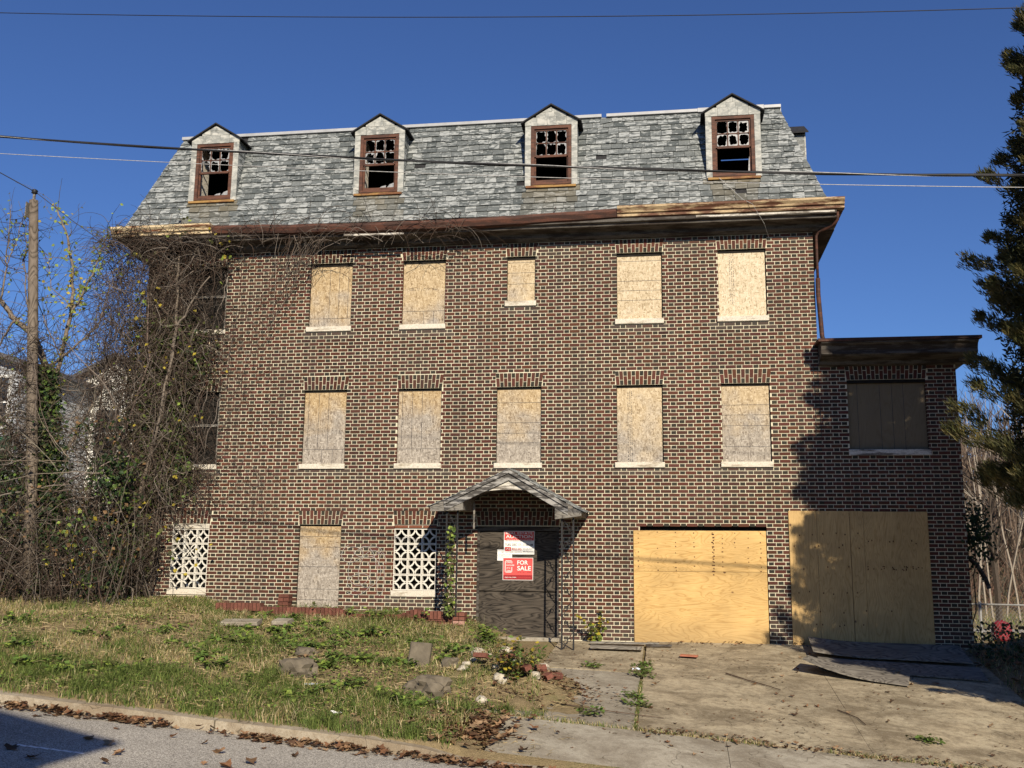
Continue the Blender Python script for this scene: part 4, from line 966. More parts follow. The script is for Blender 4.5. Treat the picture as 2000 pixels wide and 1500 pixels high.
def twig(label, pts, r, mat=None): k = MB(); k.tube([(x, y, ground(x, y)+.012) for x, y in pts], [r*(1-.6*i/len(pts)) for i in range(len(pts))], 4, (.10, .07, .05)); return tag(k.build('twig', M['stem']), label, 'twig')
twig('thin bare twig lying across the middle of the driveway', [(.83, -2.5), (1.1, -2.85), (1.35, -3.1), (1.55, -3.35)], .012)
twig('pale straight stick across the path beside the grass edge', [(-2.2, -5.2), (-1.4, -5.32), (-.7, -5.4), (-.1, -5.45)], .010)
twig('short forked twig on the driveway below the front plywood sheet', [(2.2, -4.2), (2.4, -4.5), (2.45, -4.8)], .009)
def rock(label, px, py, Y, w_, d_, h_, seed, mat, name='rock', cat='rock', group=None, rough=.25, sub=3):
    import bmesh
    bm = bmesh.new(); bmesh.ops.create_icosphere(bm, subdivisions=sub, radius=1); c_ = at(px, py, Y)
    for v in bm.verts:
        n_ = v.co.normalized(); f = 1+rough*noise.noise(n_*1.6+Vector((seed, 0, 0)))+.10*noise.noise(n_*5+Vector((seed, 4, 0)))
        ff = 1+.22*noise.cell(n_*2.1+Vector((seed*3.1, 1, 2)))-.11; f *= ff; v.co = Vector((n_.x*f*w_/1.9, n_.y*f*d_/1.9, min(.72, n_.z*f)*h_))
    me = bpy.data.meshes.new(name); bm.to_mesh(me); bm.free(); me.materials.append(mat); o = bpy.data.objects.new(name, me); COL.objects.link(o)
    o.location = (c_.x, Y, ground(c_.x, Y)+h_*.25); o.rotation_euler = (rnd(-.1, .1), rnd(-.1, .1), rnd(-.4, .4)); return tag(o, label, cat, group)
rock('flat grey boulder at the grass edge, left one of the two big rocks', 580, 1322, -5.35, .60, .42, .22, 3, M['stone'])
rock('rounded brown boulder in front of the rubble heap', 842, 1350, -5.45, .62, .42, .22, 8, M['stone'])
rock('smaller grey stone between the upright slab and the rubble', 880, 1308, -4.5, .28, .24, .14, 12, M['stone'])
rock('low tan stone half sunk in dry grass behind the left boulder', 595, 1285, -4.4, .35, .3, .12, 15, M['stone'])
c_ = at(815, 1312, -4.35); k = MB(); zz = ground(c_.x, -4.35); k.bbox(-.16, .15, 0, .10, -.1, .36, .02, M=Matrix.Translation((c_.x, -4.35, zz)) @ Matrix.Rotation(R(-14), 4, 'X') @ Matrix.Rotation(R(4), 4, 'Y')); tag(k.build('stone_slab', M['stone']), 'upright brown stone slab leaning in the weeds left of the rubble', 'stone slab')
for i, (px, py, Y, w_, lb) in enumerate(((465, 1228, -2.7, .62, 'long pale concrete slab lying in the lawn weeds'), (545, 1224, -2.4, .28, 'small pale concrete slab right of the longer one in the lawn'))):
    c_ = at(px, py, Y); k = MB(); k.bbox(-w_/2, w_/2, 0, .3, 0, .07, .015, M=Matrix.Translation((c_.x, Y, ground(c_.x, Y)+.06)) @ Matrix.Rotation(R(8), 4, 'X') @ Matrix.Rotation(R(rnd(-6, 6)), 4, 'Z')); tag(k.build('concrete_slab', M['walk']), lb, 'concrete slab')
random.seed(77)
rub = [(930, 1300), (945, 1290), (925, 1315), (955, 1308), (940, 1280), (968, 1325), (912, 1318), (905, 1325), (975, 1335), (1010, 1310), (1060, 1290), (1045, 1322), (930, 1272), (985, 1300), (940, 1372)]
for i, (px, py) in enumerate(rub):
    Y = -4.1-(py-1300)*.022; w_ = rnd(.10, .24); rock('pale lump of broken plaster in the rubble heap by the path', px, py, Y, w_, w_*.8, w_*.42, 30+i, M['rubble'], 'rubble_lump', 'rubble', 'plaster lumps in the rubble heap', .45, 2)
for i, (px, py) in enumerate(((1000, 1322), (1055, 1305), (1075, 1318), (1040, 1335), (1085, 1300), (950, 1322))):
    c_ = at(px, py, -4.2); k = MB(); k.bbox(-.10, .10, -.05, .05, -.03, .03, .006, tint=rb(), M=Matrix.Translation((c_.x, -4.2-(py-1300)*.02, ground(c_.x, -4.2)+.03)) @ Matrix.Rotation(rnd(0, 3), 4, 'Z') @ Matrix.Rotation(rnd(-.5, .5), 4, 'X')); tag(k.build('loose_brick', M['redbrick']), 'loose red brick half buried in the rubble heap by the path', 'brick', 'loose bricks in the rubble heap')
def litter(label, x, y, s, col, seed):
    k = MB(); rg = random.Random(seed); n = 5; z = ground(x, y)+.03
    vs = [(x+(i/(n-1)-.5)*s, y+(j/(n-1)-.5)*s*.7, z+rg.uniform(0, .035)) for j in range(n) for i in range(n)]; k.add(vs, [(j*n+i, j*n+i+1, (j+1)*n+i+1, (j+1)*n+i) for j in range(n-1) for i in range(n-1)])
    tag(k.build('paper_scrap', flat('paper_%d' % seed, col)), label, 'litter')
litter('crumpled pale blue paper scrap in the crack weeds of the driveway', -.52, -2.75, .12, (.65, .72, .85), 1); litter('crumpled white wrapper in the kerbside grass', -3.9, -6.9, .13, (.8, .8, .78), 2); litter('shiny grey wrapper below the left boulder', -4.6, -5.85, .2, (.5, .55, .6), 3)
# ------------------------------------------------------------------ overhead wires
random.seed(3)
def span(name, label, pts, Y, r, mat, ext=260, n=40, parts=None):
    # smooth curve through the photographed points, carried to the plane of the poles and continued past the frame
    def val(x):
        s = 0
        for i, (xi, yi) in enumerate(pts):
            t = yi
            for j, (xj, yj) in enumerate(pts):
                if i != j: t *= (x-xj)/(xi-xj)
            s += t
        return s
    path = [at(x, val(x), Y) for x in rng(-ext, 2000+ext, (2000+2*ext)/n)]
    e = empty(name); tag(e, label, 'cable', 'overhead wires along the street')
    k = MB(); k.tube(path, r, 6); k.build('strand', mat, e, True)
    if parts:
        for (rr, mt, off, turns) in parts:
            q_ = []
            for i in range(len(path)*6-5):
                a = path[i//6]; b = path[min(len(path)-1, i//6+1)]; p = a.lerp(b, (i % 6)/6); an = i*turns; q_.append(p+Vector((0, math.cos(an)*off, math.sin(an)*off)))
            k = MB(); k.tube(q_, rr, 5); k.build('strand', mt, e, True)
    return e
span('cable_bundle', 'thick black twisted cable bundle crossing in front of the dormers', [(0, 267), (1000, 322), (2000, 343)], -7.27, .014, M['cable'], parts=[(.0045, M['wire'], .014, .12), (.009, M['cable'], .013, .10)])
span('overhead_wire', 'thin pale wire just below the thick cable bundle', [(0, 300), (740, 335), (2000, 366)], -7.27, .004, M['wire'])
span('overhead_wire', 'single dark wire high in the sky near the top edge', [(0, 25), (900, 33.5), (2000, 15)], -7.27, .0055, M['cable'])
k = MB(); k.tube([at(-200, 230, -1.2), at(0, 337, -1.2), at(62, 371, -1.2)], .010, 5); k.tube([at(66, 372, -1.2), at(140, 430, -1.0), at(222, 487, -.7)], .008, 5); tag(k.build('service_wire', M['cable']), 'thin service wire running from the wooden pole to the eaves', 'cable'); 
k = MB(); k.tube([(1.05, -.25, 8.58), (1.3, -.32, 8.3), (1.45, -.56, 8.02), (1.62, -.62, 7.9), (1.85, -.35, 7.6), (1.95, -.03, 7.44)], .004, 4); tag(k.build('loose_wire', M['wire']), 'thin loose wire dangling from the right dormer over the gutter', 'wire')
k = MB(); k.tube([(2.66, -.015, 5.0), (2.68, -.02, 4.3), (2.66, -.015, 3.6)], .005, 4); k.tube([(2.74, -.015, 5.0), (2.75, -.02, 4.3), (2.76, -.015, 3.5)], .005, 4); k.build('hanging_cable', M['cable'], BLD)

# ------------------------------------------------------------------ utility pole
PX = at(64, 600, -1.2).x
pl = empty('utility_pole', (PX, -1.2, 0)); pl.location = (0, 0, 0); tag(pl, 'bare wooden utility pole with black cap, rising out of the vines at left', 'utility pole')
zt_ = at(66, 395, -1.2).z; k = MB(); b0 = at(60, 1160, -1.2); t0 = at(66, 392, -1.2); k.tube([(b0.x, -1.2, b0.z-.6), b0.lerp(t0, .3), b0.lerp(t0, .7), t0], [.12, .11, .098, .085], 14); k.build('pole', M['polewood'], pl, True)
k = MB(); k.box(t0.x-.02, t0.x+.02, -1.22, -1.18, t0.z-.01, t0.z+.16); k.box(t0.x-.10, t0.x-.085, -1.3, -1.1, t0.z-.35, t0.z-.05); k.build('pin', M['oldwood'], pl)
k = MB(); k.lathe([(.03, 0), (.065, .02), (.05, .045), (.065, .06), (.05, .085), (.02, .1)], 12, M=Matrix.Translation((t0.x, -1.2, t0.z+.14))); k.build('insulator', M['black'], pl, True)

# ------------------------------------------------------------------ bare overgrown tree, vines, ivy
random.seed(21)
def wob(pts, n=5, a=.04):
    out = []
    for i in range(len(pts)-1):
        for j in range(n): t = j/n; p = pts[i].lerp(pts[i+1], t); out.append(p+Vector((rnd(-a, a), rnd(-a, a), rnd(-a, a)*.5))*(1 if 0 < i*n+j else 0))
    return out+[pts[-1]]
def taper(n, r0, r1): return [lerp(r0, r1, i/(n-1)) for i in range(n)]
def strand(k, p, d, L, st, wander, grav, r, tint, lim=None):
    path = [p.copy()]; d = d.normalized(); n = max(3, int(L/st))
    for i in range(n):
        d = (d+Vector((rnd(-1, 1), rnd(-1, 1), rnd(-1, 1)))*wander+Vector((0, 0, -grav))).normalized(); q_ = path[-1]+d*st
        if lim: q_ = lim(q_)
        path.append(q_)
    k.tube(path, taper(len(path), r, r*.45), 3, tint, False); return path
def twcol():
    j = rnd(.5, 1.15); return random.choice(((.085*j, .062*j, .048*j), (.06*j, .046*j, .037*j), (.13*j, .105*j, .085*j), (.09*j, .062*j, .047*j), (.20*j, .172*j, .145*j)))
def lfcol(kind):
    j = rnd(.65, 1.35)
    return {'ivy': (.028*j, .055*j, .018*j), 'olive': (.10*j, .11*j, .035*j), 'yellow': (.42*j, .34*j, .04*j), 'lime': (.24*j, .32*j, .06*j), 'brown': (.22*j, .13*j, .06*j), 'weed': (.13*j, .21*j, .045*j)}[kind]
def rl(k, p, L, kind, nrm=None, spread=1.):
    d = Vector((rnd(-1, 1), rnd(-1, 1)*spread, rnd(-1.2, .4))); nn = nrm or Vector((rnd(-.5, .5), -1, rnd(.0, .9))); k.leaf(p, d, nn, L, L*rnd(.7, .95), lfcol(kind), .12)
TR = tag(empty('bare_tree'), 'leafless spreading tree smothered in ivy beside the wooden pole', 'tree')
k = MB(); Yt = -.75
def PT(lst, Y=Yt): return [at(px, py, Y+(i*.12 if i else 0)) for i, (px, py) in enumerate(lst)]
limbs = [([(92, 1165), (84, 1000), (98, 860), (92, 720)], .13, .075), ([(92, 720), (66, 655), (30, 625), (0, 588), (-30, 540)], .07, .04), ([(98, 800), (118, 700), (140, 600), (143, 520), (128, 450), (108, 400)], .05, .014), ([(140, 610), (170, 560), (195, 500), (212, 450)], .025, .008), ([(0, 588), (12, 520), (16, 470), (22, 400)], .02, .006), ([(66, 655), (55, 600), (48, 530), (52, 440)], .02, .006), ([(92, 720), (130, 690), (190, 640), (215, 560)], .03, .008), ([(84, 950), (130, 880), (180, 790), (215, 700)], .04, .012), ([(84, 1000), (50, 900), (15, 830), (-30, 780)], .05, .02), ([(140, 600), (100, 560), (95, 500)], .014, .004), ([(30, 625), (5, 660), (-20, 720)], .025, .01), ([(12, 520), (35, 470), (45, 425)], .012, .004), ([(118, 700), (60, 560), (40, 500)], .012, .004)]
lims = []
for pts, a, b in limbs:
    p = wob(PT(pts), 5, .02); lims.append(p); k.tube(p, taper(len(p), a, b), 7)
k.build('trunk', M['bark'], TR, True)
k = MB(); lk = MB()
for pi, p in enumerate(lims[1:]):
    for i in range(34):
        a = random.choice(p); pth = strand(k, a, Vector((rnd(-1, 1), rnd(-.6, .6), rnd(-.3, 1))), rnd(.3, 1.1), .08, .22, .0, rnd(.004, .008), twcol())
        if random.random() < .4:
            for q_ in pth[2::3]: rl(lk, q_, rnd(.05, .09), random.choice(('yellow', 'lime', 'lime', 'olive')))
for p in (lims[2], lims[3]):
    for i in range(120): rl(lk, random.choice(p)+Vector((rnd(-.13, .13), rnd(-.1, .1), rnd(-.12, .12))), rnd(.05, .10), random.choice(('yellow', 'lime', 'lime')))
tag(k.build('twigs', M['stem'], TR), kind='stuff'); tag(lk.build('leaves', M['leaf'], TR), kind='stuff')
# ivy sleeve on the tree
k = MB()
for i in range(4200):
    t = random.random()**.8; c_ = at(lerp(108, 92, t)+rnd(-8, 8), lerp(1120, 720, t), Yt); r_ = rnd(.1, .34)*(1.1-.35*t); an = rnd(0, 6.28); rl(k, c_+Vector((math.cos(an)*r_, math.sin(an)*r_-.1, rnd(-.1, .1))), rnd(.06, .11), random.choice(('ivy', 'ivy', 'ivy', 'olive', 'weed')))
tag(k.build('ivy_leaves', M['leaf'], TR), kind='stuff')
# vines over the building's left end
VN = tag(empty('climbing_vine'), 'dense tangle of bare vines and ivy covering the left end of the brick wall', 'vine')
k = MB(); lk = MB()
for i in range(15):
    x = rnd(-11.2, -9.75); p = Vector((x, rnd(-.25, -.05), .6)); path = [p]
    d = Vector((rnd(-.15, .2), 0, 1))
    while path[-1].z < rnd(5.5, 7.7) and len(path) < 60:
        d = (d+Vector((rnd(-.3, .3), rnd(-.08, .08), .12))).normalized(); q_ = path[-1]+d*.16; q_.y = max(-.5, min(-.03, q_.y)); q_.x = max(-11.3, min(-9.75+.28*max(0, q_.z-2.2), q_.x)); path.append(q_)
    k.tube(path, taper(len(path), rnd(.010, .022), .006), 5, (.10, .08, .065))
vmain = [(260, 1010), (300, 870), (330, 740), (345, 640), (345, 560), (350, 500)]; k.tube(wob([at(a, b, -.35) for a, b in vmain], 4, .03), taper(21, .05, .02), 6, (.17, .14, .11))
k.tube(wob([at(a, b, -.4) for a, b in ((300, 870), (345, 640), (375, 590), (410, 540))], 4, .03), taper(13, .03, .012), 5, (.19, .16, .13)); k.tube(wob([at(a, b, -.4) for a, b in ((150, 1030), (210, 960), (290, 700), (287, 560))], 4, .03), taper(13, .035, .012), 5, (.16, .12, .10))
k.build('main_stem', M['stem'], VN, True)
k = MB()
wl = lambda q_: Vector((q_.x, max(-.55, min(-.02, q_.y)), max(.6, min(7.95, q_.z))))
def dens(x, z):
    e = -8.55+.25*nz(x, z, 0, .9)-.25*sm(3.2, 2.2, z)*1.6
    if z < 2.4: e -= .7
    return 1-sm(e-.9, e+.15, x)
n = 0
while n < 5200:
    x = rnd(-11.3, -8.0); z = rnd(.65, 7.75)
    if random.random() > dens(x, z): continue
    if x > -9.4 and (5.9 < z < 7.2 or 3.2 < z < 4.7) and random.random() < .72: continue
    n += 1; strand(k, Vector((x, rnd(-.45, -.03), z)), Vector((rnd(-.8, .8), rnd(-.2, .2), rnd(-1, .7))), rnd(.35, 1.3), .085, .28, .03, rnd(.0035, .0075), twcol(), wl)
for i in range(420):                      # arching strands along the gutter
    x = -11.1+7.4*random.random()**2.1; z = 7.5+rnd(-.1, .35); strand(k, Vector((x, rnd(-.66, -.4), z)), Vector((rnd(-1, 1), rnd(-.3, .1), rnd(.1, .9))), rnd(.4, 1.2), .07, .2, .14, rnd(.0035, .007), twcol(), lambda q_: Vector((q_.x, max(-.75, min(-.05, q_.y)), q_.z)))
for i in range(34):                      # the diagonal bunch hanging from the eaves
    t = random.random(); a = at(lerp(640, 540, random.random()), 462, -.5); b = at(lerp(490, 430, random.random()), lerp(560, 760, random.random()), -.08)
    pth = [a.lerp(b, u)+Vector((rnd(-.09, .09)+.22*math.sin(u*3.14), 0, rnd(-.07, .07)-.25*math.sin(u*3.14)*(t-.2))) for u in (0, .1, .2, .3, .4, .5, .6, .7, .8, .9, 1)][:int(rnd(5, 11))]; k.tube(pth, taper(len(pth), .006, .003), 3, twcol(), False)
for i in range(260):                      # loose strands at the right edge of the tangle
    x = rnd(-8.9, -7.6); z = rnd(2.2, 6.6); strand(k, Vector((x, -.06, z)), Vector((rnd(-.5, .7), 0, rnd(-1, .6))), rnd(.3, .9), .08, .25, .02, .0035, twcol(), wl)
tag(k.build('tendrils', M['stem'], VN), kind='stuff')
n = 0
while n < 11500:
    x = rnd(-10.75, -8.75); z = .6+5.6*random.random()**1.25; dd = dens(x+.35, z)*(1.15-.12*z)*(.55+.9*max(0, nz(x, z, 4, 1.4)+.35))
    if z < 2.3: dd *= 1.2
    if x > -9.4 and (5.9 < z < 7.2 or 3.2 < z < 4.7) and random.random() < .85: continue
    if random.random() > dd: continue
    n += 1; rl(lk, Vector((x, -.04-rnd(0, .35)*random.random(), z)), rnd(.05, .10), random.choice(('ivy', 'olive', 'olive', 'olive', 'weed')))
for i in range(90): x = rnd(-11.2, -8.5); z = rnd(1, 8.0); rl(lk, Vector((x, rnd(-.6, -.3), z)), rnd(.06, .1), random.choice(('yellow', 'yellow', 'lime')))
for cx_, cz_ in ((-8.75, 7.45), (-10.75, 7.3), (-10.2, 6.4), (-9.6, 8.0), (-10.0, 2.2), (-9.4, 1.7)):
    for i in range(13): rl(lk, Vector((cx_+rnd(-.25, .25), rnd(-.6, -.4), cz_+rnd(-.3, .3))), rnd(.07, .12), random.choice(('yellow', 'lime', 'olive')))
tag(lk.build('leaves', M['leaf'], VN), kind='stuff')
# the brush between pole and building
BR = tag(empty('vine_thicket'), 'wild brown thicket of hanging vines and brambles between the pole and the building', 'thicket')
k = MB(); lk = MB(); n = 0
def dens2(x, z):
    top = 5.3+.9*nz(x, 0, 0, .8)+.8*sm(-11.4, -10.8, x)
    return (1-sm(top-2.2, top+1.4, z))*(1 if x > -14.8 else .7)
while n < 9000:
    x = rnd(-16.2, -10.3); z = .55+7.2*random.random()**1.35
    if random.random() > dens2(x, z): continue
    if -12.3 < x < -11.0 and 2.7 < z < 5.1 and random.random() < .75: continue
    n += 1; up = sm(3, 6, z); strand(k, Vector((x, rnd(-1.6, .9), z)), Vector((rnd(-.8, .8), rnd(-.5, .5), rnd(-1, .6+up))), rnd(.35, 1.25), .09, .26, .02-.02*up, rnd(.004, .008), twcol())
for i in range(420):
    x = rnd(-15, -9.6); y = rnd(-2.0, -.4); strand(k, Vector((x, y, T(x, y))), Vector((rnd(-.5, .5), rnd(-.5, .2), 1)), rnd(.8, 2.4), .12, .16, .06, rnd(.006, .013), twcol())
for i in range(900):
    z = .6+5.0*random.random()**1.3; an = rnd(0, 6.28); strand(k, Vector((PX+.2*(z-3)*.02+math.cos(an)*.17, -1.2+math.sin(an)*.17, z)), Vector((-math.sin(an), math.cos(an), rnd(-1, 1))), rnd(.3, .9), .07, .35, .0, rnd(.004, .008), twcol())
for i in range(90):
    x = rnd(-14, -9.9); y = rnd(-1.8, -.5); strand(k, Vector((x, y, rnd(.6, 4.2))), Vector((rnd(-1, 1), rnd(-.4, .1), rnd(-.2, 1))), rnd(.8, 2.2), .14, .2, .01, rnd(.007, .014), tuple(c_*rnd(.95, 1.05) for c_ in random.choice(((.24, .205, .165), (.17, .14, .11), (.20, .17, .135)))))
tag(k.build('stems', M['stem'], BR), kind='stuff')
for i in range(15000):
    x = rnd(-16, -9.9); z = .6+3.4*random.random()**1.9; y = rnd(-1.7, .6); kk = nz(x, z, y, .9)
    if kk < -.12 or (-12.3 < x < -11.0 and 2.7 < z < 5.1 and random.random() < .8): continue
    rl(lk, Vector((x, y, z)), rnd(.05, .11), random.choice(('ivy', 'ivy', 'ivy', 'olive', 'brown')))
for i in range(9000):
    x = rnd(-13.6, -10.0); z = .6+2.7*random.random()**1.3; y = -1.0+.7*nz(x, z, 0, .8)+rnd(-.25, .25)
    if nz(x, z, 11, .75) < -.02: continue
    rl(lk, Vector((x, y, z)), rnd(.05, .10), random.choice(('ivy', 'ivy', 'ivy', 'olive', 'weed')))
for cx_, cz_ in ((-10.75, 1.9), (-10.95, 1.5), (-10.6, 1.2)):
    for i in range(22): rl(lk, Vector((cx_+rnd(-.3, .3), rnd(-1.7, -1.3), cz_+rnd(-.4, .4))), rnd(.07, .12), random.choice(('lime', 'yellow', 'weed')))
tag(lk.build('leaves', M['leaf'], BR), kind='stuff')

# ------------------------------------------------------------------ small plants
random.seed(41)
def plant(name, label, x, y, n, rad, h, kinds, L, group=None, stems=8, cat='plant'):
    e = tag(empty(name), label, cat, group); k = MB(); lk = MB(); z0 = ground(x, y)
    tips = []
    for i in range(stems):
        an = rnd(0, 6.28); p = strand(k, Vector((x+rnd(-.3, .3)*rad, y+rnd(-.3, .3)*rad, z0-.02)), Vector((math.cos(an)*rad, math.sin(an)*rad, h)), math.hypot(rad, h)*rnd(.6, 1.1), .06, .14, .01, .005, (.10, .10, .045)); tips += p[1:]
    for i in range(n):
        p = random.choice(tips)+Vector((rnd(-.05, .05), rnd(-.05, .05), rnd(-.03, .03))); p.z = max(p.z, ground(p.x, p.y)+.02)
        lk.leaf(p, Vector((rnd(-1, 1), rnd(-1, 1), rnd(-.4, .3))), Vector((rnd(-.4, .4), -.5+rnd(-.4, .4), 1)), rnd(.7, 1.2)*L, rnd(.6, .95)*L, lfcol(random.choice(kinds)), .1)
    tag(k.build('stems', M['stem'], e), kind='stuff'); tag(lk.build('leaves', M['leaf'], e), kind='stuff'); return e
def onlawn(px, py):
    Y = -.4
    while Y > -8:
        p = at(px, py, Y)
        if p.z >= T(p.x, Y): return p.x, Y
        Y -= .05
    return p.x, Y
weeds = [(500, 1262), (585, 1268), (540, 1235), (450, 1255), (620, 1262), (700, 1240), (760, 1240), (820, 1262), (180, 1240), (330, 1235), (120, 1310), (60, 1300), (520, 1205), (560, 1215), (600, 1225), (480, 1245), (560, 1250), (625, 1240), (660, 1250), (370, 1265), (400, 1280), (690, 1290), (730, 1295), (770, 1300), (660, 1190), (700, 1195), (740, 1200), (880, 1285), (900, 1275), (590, 1360), (640, 1350), (690, 1345), (780, 1370), (800, 1380), (480, 1215), (40, 1215), (15, 1260), (250, 1310), (420, 1300), (620, 1300)]
for i, (px, py) in enumerate(weeds):
    x, y = onlawn(px, py); plant('broadleaf_weed', 'low patch of bright green broad-leaved weeds growing in the front lawn', x, y, 180, .34, .14, ('weed', 'weed', 'lime', 'olive'), .085, 'weed patches in the front lawn')
x, y = onlawn(1000, 1325); plant('leafy_shrub', 'yellowing knee-high shrub growing out of the rubble heap', x, y, 330, .32, .62, ('olive', 'yellow', 'olive', 'weed', 'brown'), .075, None, 22, 'shrub')
x, y = onlawn(955, 1260); plant('leafy_shrub', 'light green weed shrub at the lawn corner in front of the door', x, y, 200, .25, .38, ('weed', 'lime', 'olive'), .08, None, 12, 'shrub')
plant('wall_sapling', 'small yellow-green sapling against the wall between porch and left garage', -1.35, -.22, 90, .25, .55, ('lime', 'yellow', 'olive'), .09, None, 8)
for i, (x, y) in enumerate(((-4.3, -.9), (-5.6, -.92), (-5.15, -1.1), (-6.2, -.9), (-3.6, -.85))): plant('edging_weed', 'green weed growing over the red brick edging along the wall', x, y, 60, .22, .25, ('olive', 'weed', 'lime'), .075, 'weeds over the brick edging', 6)
for i, (x, y) in enumerate(((-.44, -2.2), (-.42, -2.6), (-.40, -3.0), (-.45, -4.4), (-.5, -4.9), (-1.2, -2.5), (-1.05, -5.6), (3.1, -5.2))): plant('crack_weed', 'small green weed tuft sprouting from a joint of the concrete drive', x, y, 60, .16, .06, ('weed', 'olive'), .06, 'weeds in the driveway joints', 6)
pv = tag(empty('post_ivy'), 'yellow-green ivy climbing the left iron porch post', 'ivy'); lk = MB(); k = MB()
k.tube(wob([Vector((-3.75, -1.05, .45)), Vector((-3.8, -1.08, 1.2)), Vector((-3.74, -1.06, 2.0))], 5, .03), .007, 4, (.1, .09, .05)); k.build('stem', M['stem'], pv)
for i in range(210): z = .45+1.55*random.random()**1.5; rl(lk, Vector((-3.79+rnd(-.09, .07)*(1.2-.3*z), -1.08+rnd(-.08, .06), z)), rnd(.05, .085), random.choice(('olive', 'olive', 'olive', 'lime', 'weed')))
tag(lk.build('leaves', M['leaf'], pv), kind='stuff')
wv = tag(empty('corner_creeper'), 'dark leafy creeper on the far right corner of the wing wall', 'creeper'); lk = MB()
k = MB(); k.tube(wob([Vector((5.2, .3, -.2)), Vector((5.25, .2, 1.2)), Vector((5.35, .1, 2.3))], 5, .04), .012, 4, (.1, .08, .06)); k.build('stem', M['stem'], wv)
for i in range(620):
    z = 2.0+random.gauss(0, .28); rl(lk, Vector((5.34+random.gauss(0, .13), .2+rnd(-.3, .3), z)), rnd(.04, .08), 'ivy')
for i in range(420): z = -.1+.55*random.random()**1.8; rl(lk, Vector((5.3+rnd(-.3, .6), rnd(-1.2, .3), z)), rnd(.05, .09), random.choice(('ivy', 'ivy', 'brown')))
tag(lk.build('leaves', M['leaf'], wv), kind='stuff')

# ------------------------------------------------------------------ juniper at the right
random.seed(63)
JX, JY_ = 5.74, -5.2; JT = tag(empty('juniper_tree'), 'tall dark evergreen juniper at the right edge, shading the wing', 'tree')
k = MB(); z0 = ground(JX, JY_)-.1; k.tube([(JX, JY_, z0), (JX+.05, JY_, 2.5), (JX-.03, JY_, 6), (JX, JY_, 9.9)], [.19, .15, .09, .015], 9); 
def jr(z): return 1.62*sm(.4, 2.6, z)*(1-sm(4.2, 11.5, z))**.62+.08
fk = MB(); nb = 0
def spray(p, d, s, tint):
    for i in range(11):
        dd = (d+Vector((rnd(-.75, .75), rnd(-.75, .75), rnd(-.35, .75)))).normalized(); L = s*rnd(.55, 1.15); sd = dd.cross(Vector((rnd(-1, 1), rnd(-1, 1), rnd(-1, 1)))).normalized()*s*rnd(.045, .08); q_ = p+Vector((rnd(-.4, .4), rnd(-.4, .4), rnd(-.4, .4)))*s
        fk.add([q_-sd*.5, q_+dd*L*.55-sd, q_+dd*L, q_+dd*L*.5+sd], [(0, 1, 2), (0, 2, 3)], tint)
for i in range(330):
    z = .9+9.2*(i+random.random())/330; an = rnd(0, 6.28); rr = jr(z+.4)*rnd(.72, 1.10)*(1+.22*nz(math.cos(an)*2, math.sin(an)*2, z, .9))
    if 1.7 < z < 2.7 and math.cos(an) < -.3: rr *= 1.04
    a = Vector((JX, JY_, z-.25*rr)); b = Vector((JX+math.cos(an)*rr, JY_+math.sin(an)*rr, z+rnd(.15, .5)*rr)); bp = wob([a, a.lerp(b, .5)+Vector((0, 0, -.08)), b], 4, .03); k.tube(bp, taper(len(bp), .022, .004), 4)
    nS = int(16+56*rr)
    for j in range(nS):
        t = 1-random.random()**1.6*.72; p = a.lerp(b, t)+Vector((rnd(-1, 1), rnd(-1, 1), rnd(-.8, 1)))*.17*rr*(1.25-t); g = rnd(.55, 1.3); tn = (.078*g, .082*g, .028*g) if random.random() < .68 else (.155*g, .13*g, .046*g)
        spray(p, (b-a).normalized()+Vector((0, 0, .5)), .11, tn)
for i in range(60000):
    z = 1.0+8.7*random.random()**1.15; an = rnd(0, 6.28); r_ = jr(z)*random.random()**.5*.80; g = rnd(.4, 1.); fk.leaf(Vector((JX+math.cos(an)*r_, JY_+math.sin(an)*r_, z)), Vector((rnd(-1, 1), rnd(-1, 1), rnd(-.3, 1))), Vector((rnd(-1, 1), rnd(-1, 1), rnd(-1, 1))), rnd(.07, .15), rnd(.022, .04), (.04*g, .046*g, .016*g))
k.build('trunk', M['bark'], JT, True); tag(fk.build('foliage', M['leaf'], JT), kind='stuff')

for (lx, ly, lb) in ((2.7, -3.1, 'second juniper, added unseen beyond the right edge nearer the street to deepen the wing shade'), (3.3, 2.6, 'third juniper, added unseen beyond the right edge beside the wing to deepen its shade')):  # unseen copies, added to deepen the shade on the wing
    e = tag(empty('juniper_tree', (lx, ly, 0)), lb, 'tree', 'junipers along the right boundary')
    for ch in list(JT.children): c_ = ch.copy(); COL.objects.link(c_); c_.parent = e
JT['group'] = 'junipers along the right boundary'
# ------------------------------------------------------------------ grass, leaf litter
random.seed(91)
k = MB(); n = 0
def blade(k, x, y, z, h, w_, tint):
    an = rnd(0, 6.28); dx, dy = math.cos(an), math.sin(an); ln = h*rnd(.2, 1.7); px_, py_ = -dy*w_, dx*w_
    k.add([(x-px_, y-py_, z-.01), (x+px_, y+py_, z-.01), (x+dx*ln*.35+px_*.7, y+dy*ln*.35+py_*.7, z+h*.6), (x+dx*ln*.35-px_*.7, y+dy*ln*.35-py_*.7, z+h*.6), (x+dx*ln, y+dy*ln, z+h)], [(0, 1, 2, 3), (3, 2, 4)], tint)
def gcol(g):
    j = rnd(.7, 1.3)
    if random.random() < g: return random.choice(((.14*j, .19*j, .045*j), (.19*j, .235*j, .065*j), (.105*j, .155*j, .038*j)))
    return random.choice(((.50*j, .41*j, .22*j), (.38*j, .29*j, .145*j), (.60*j, .51*j, .31*j), (.32*j, .28*j, .11*j)))
cl_ = (0, 0); cn = 0; ch = 1
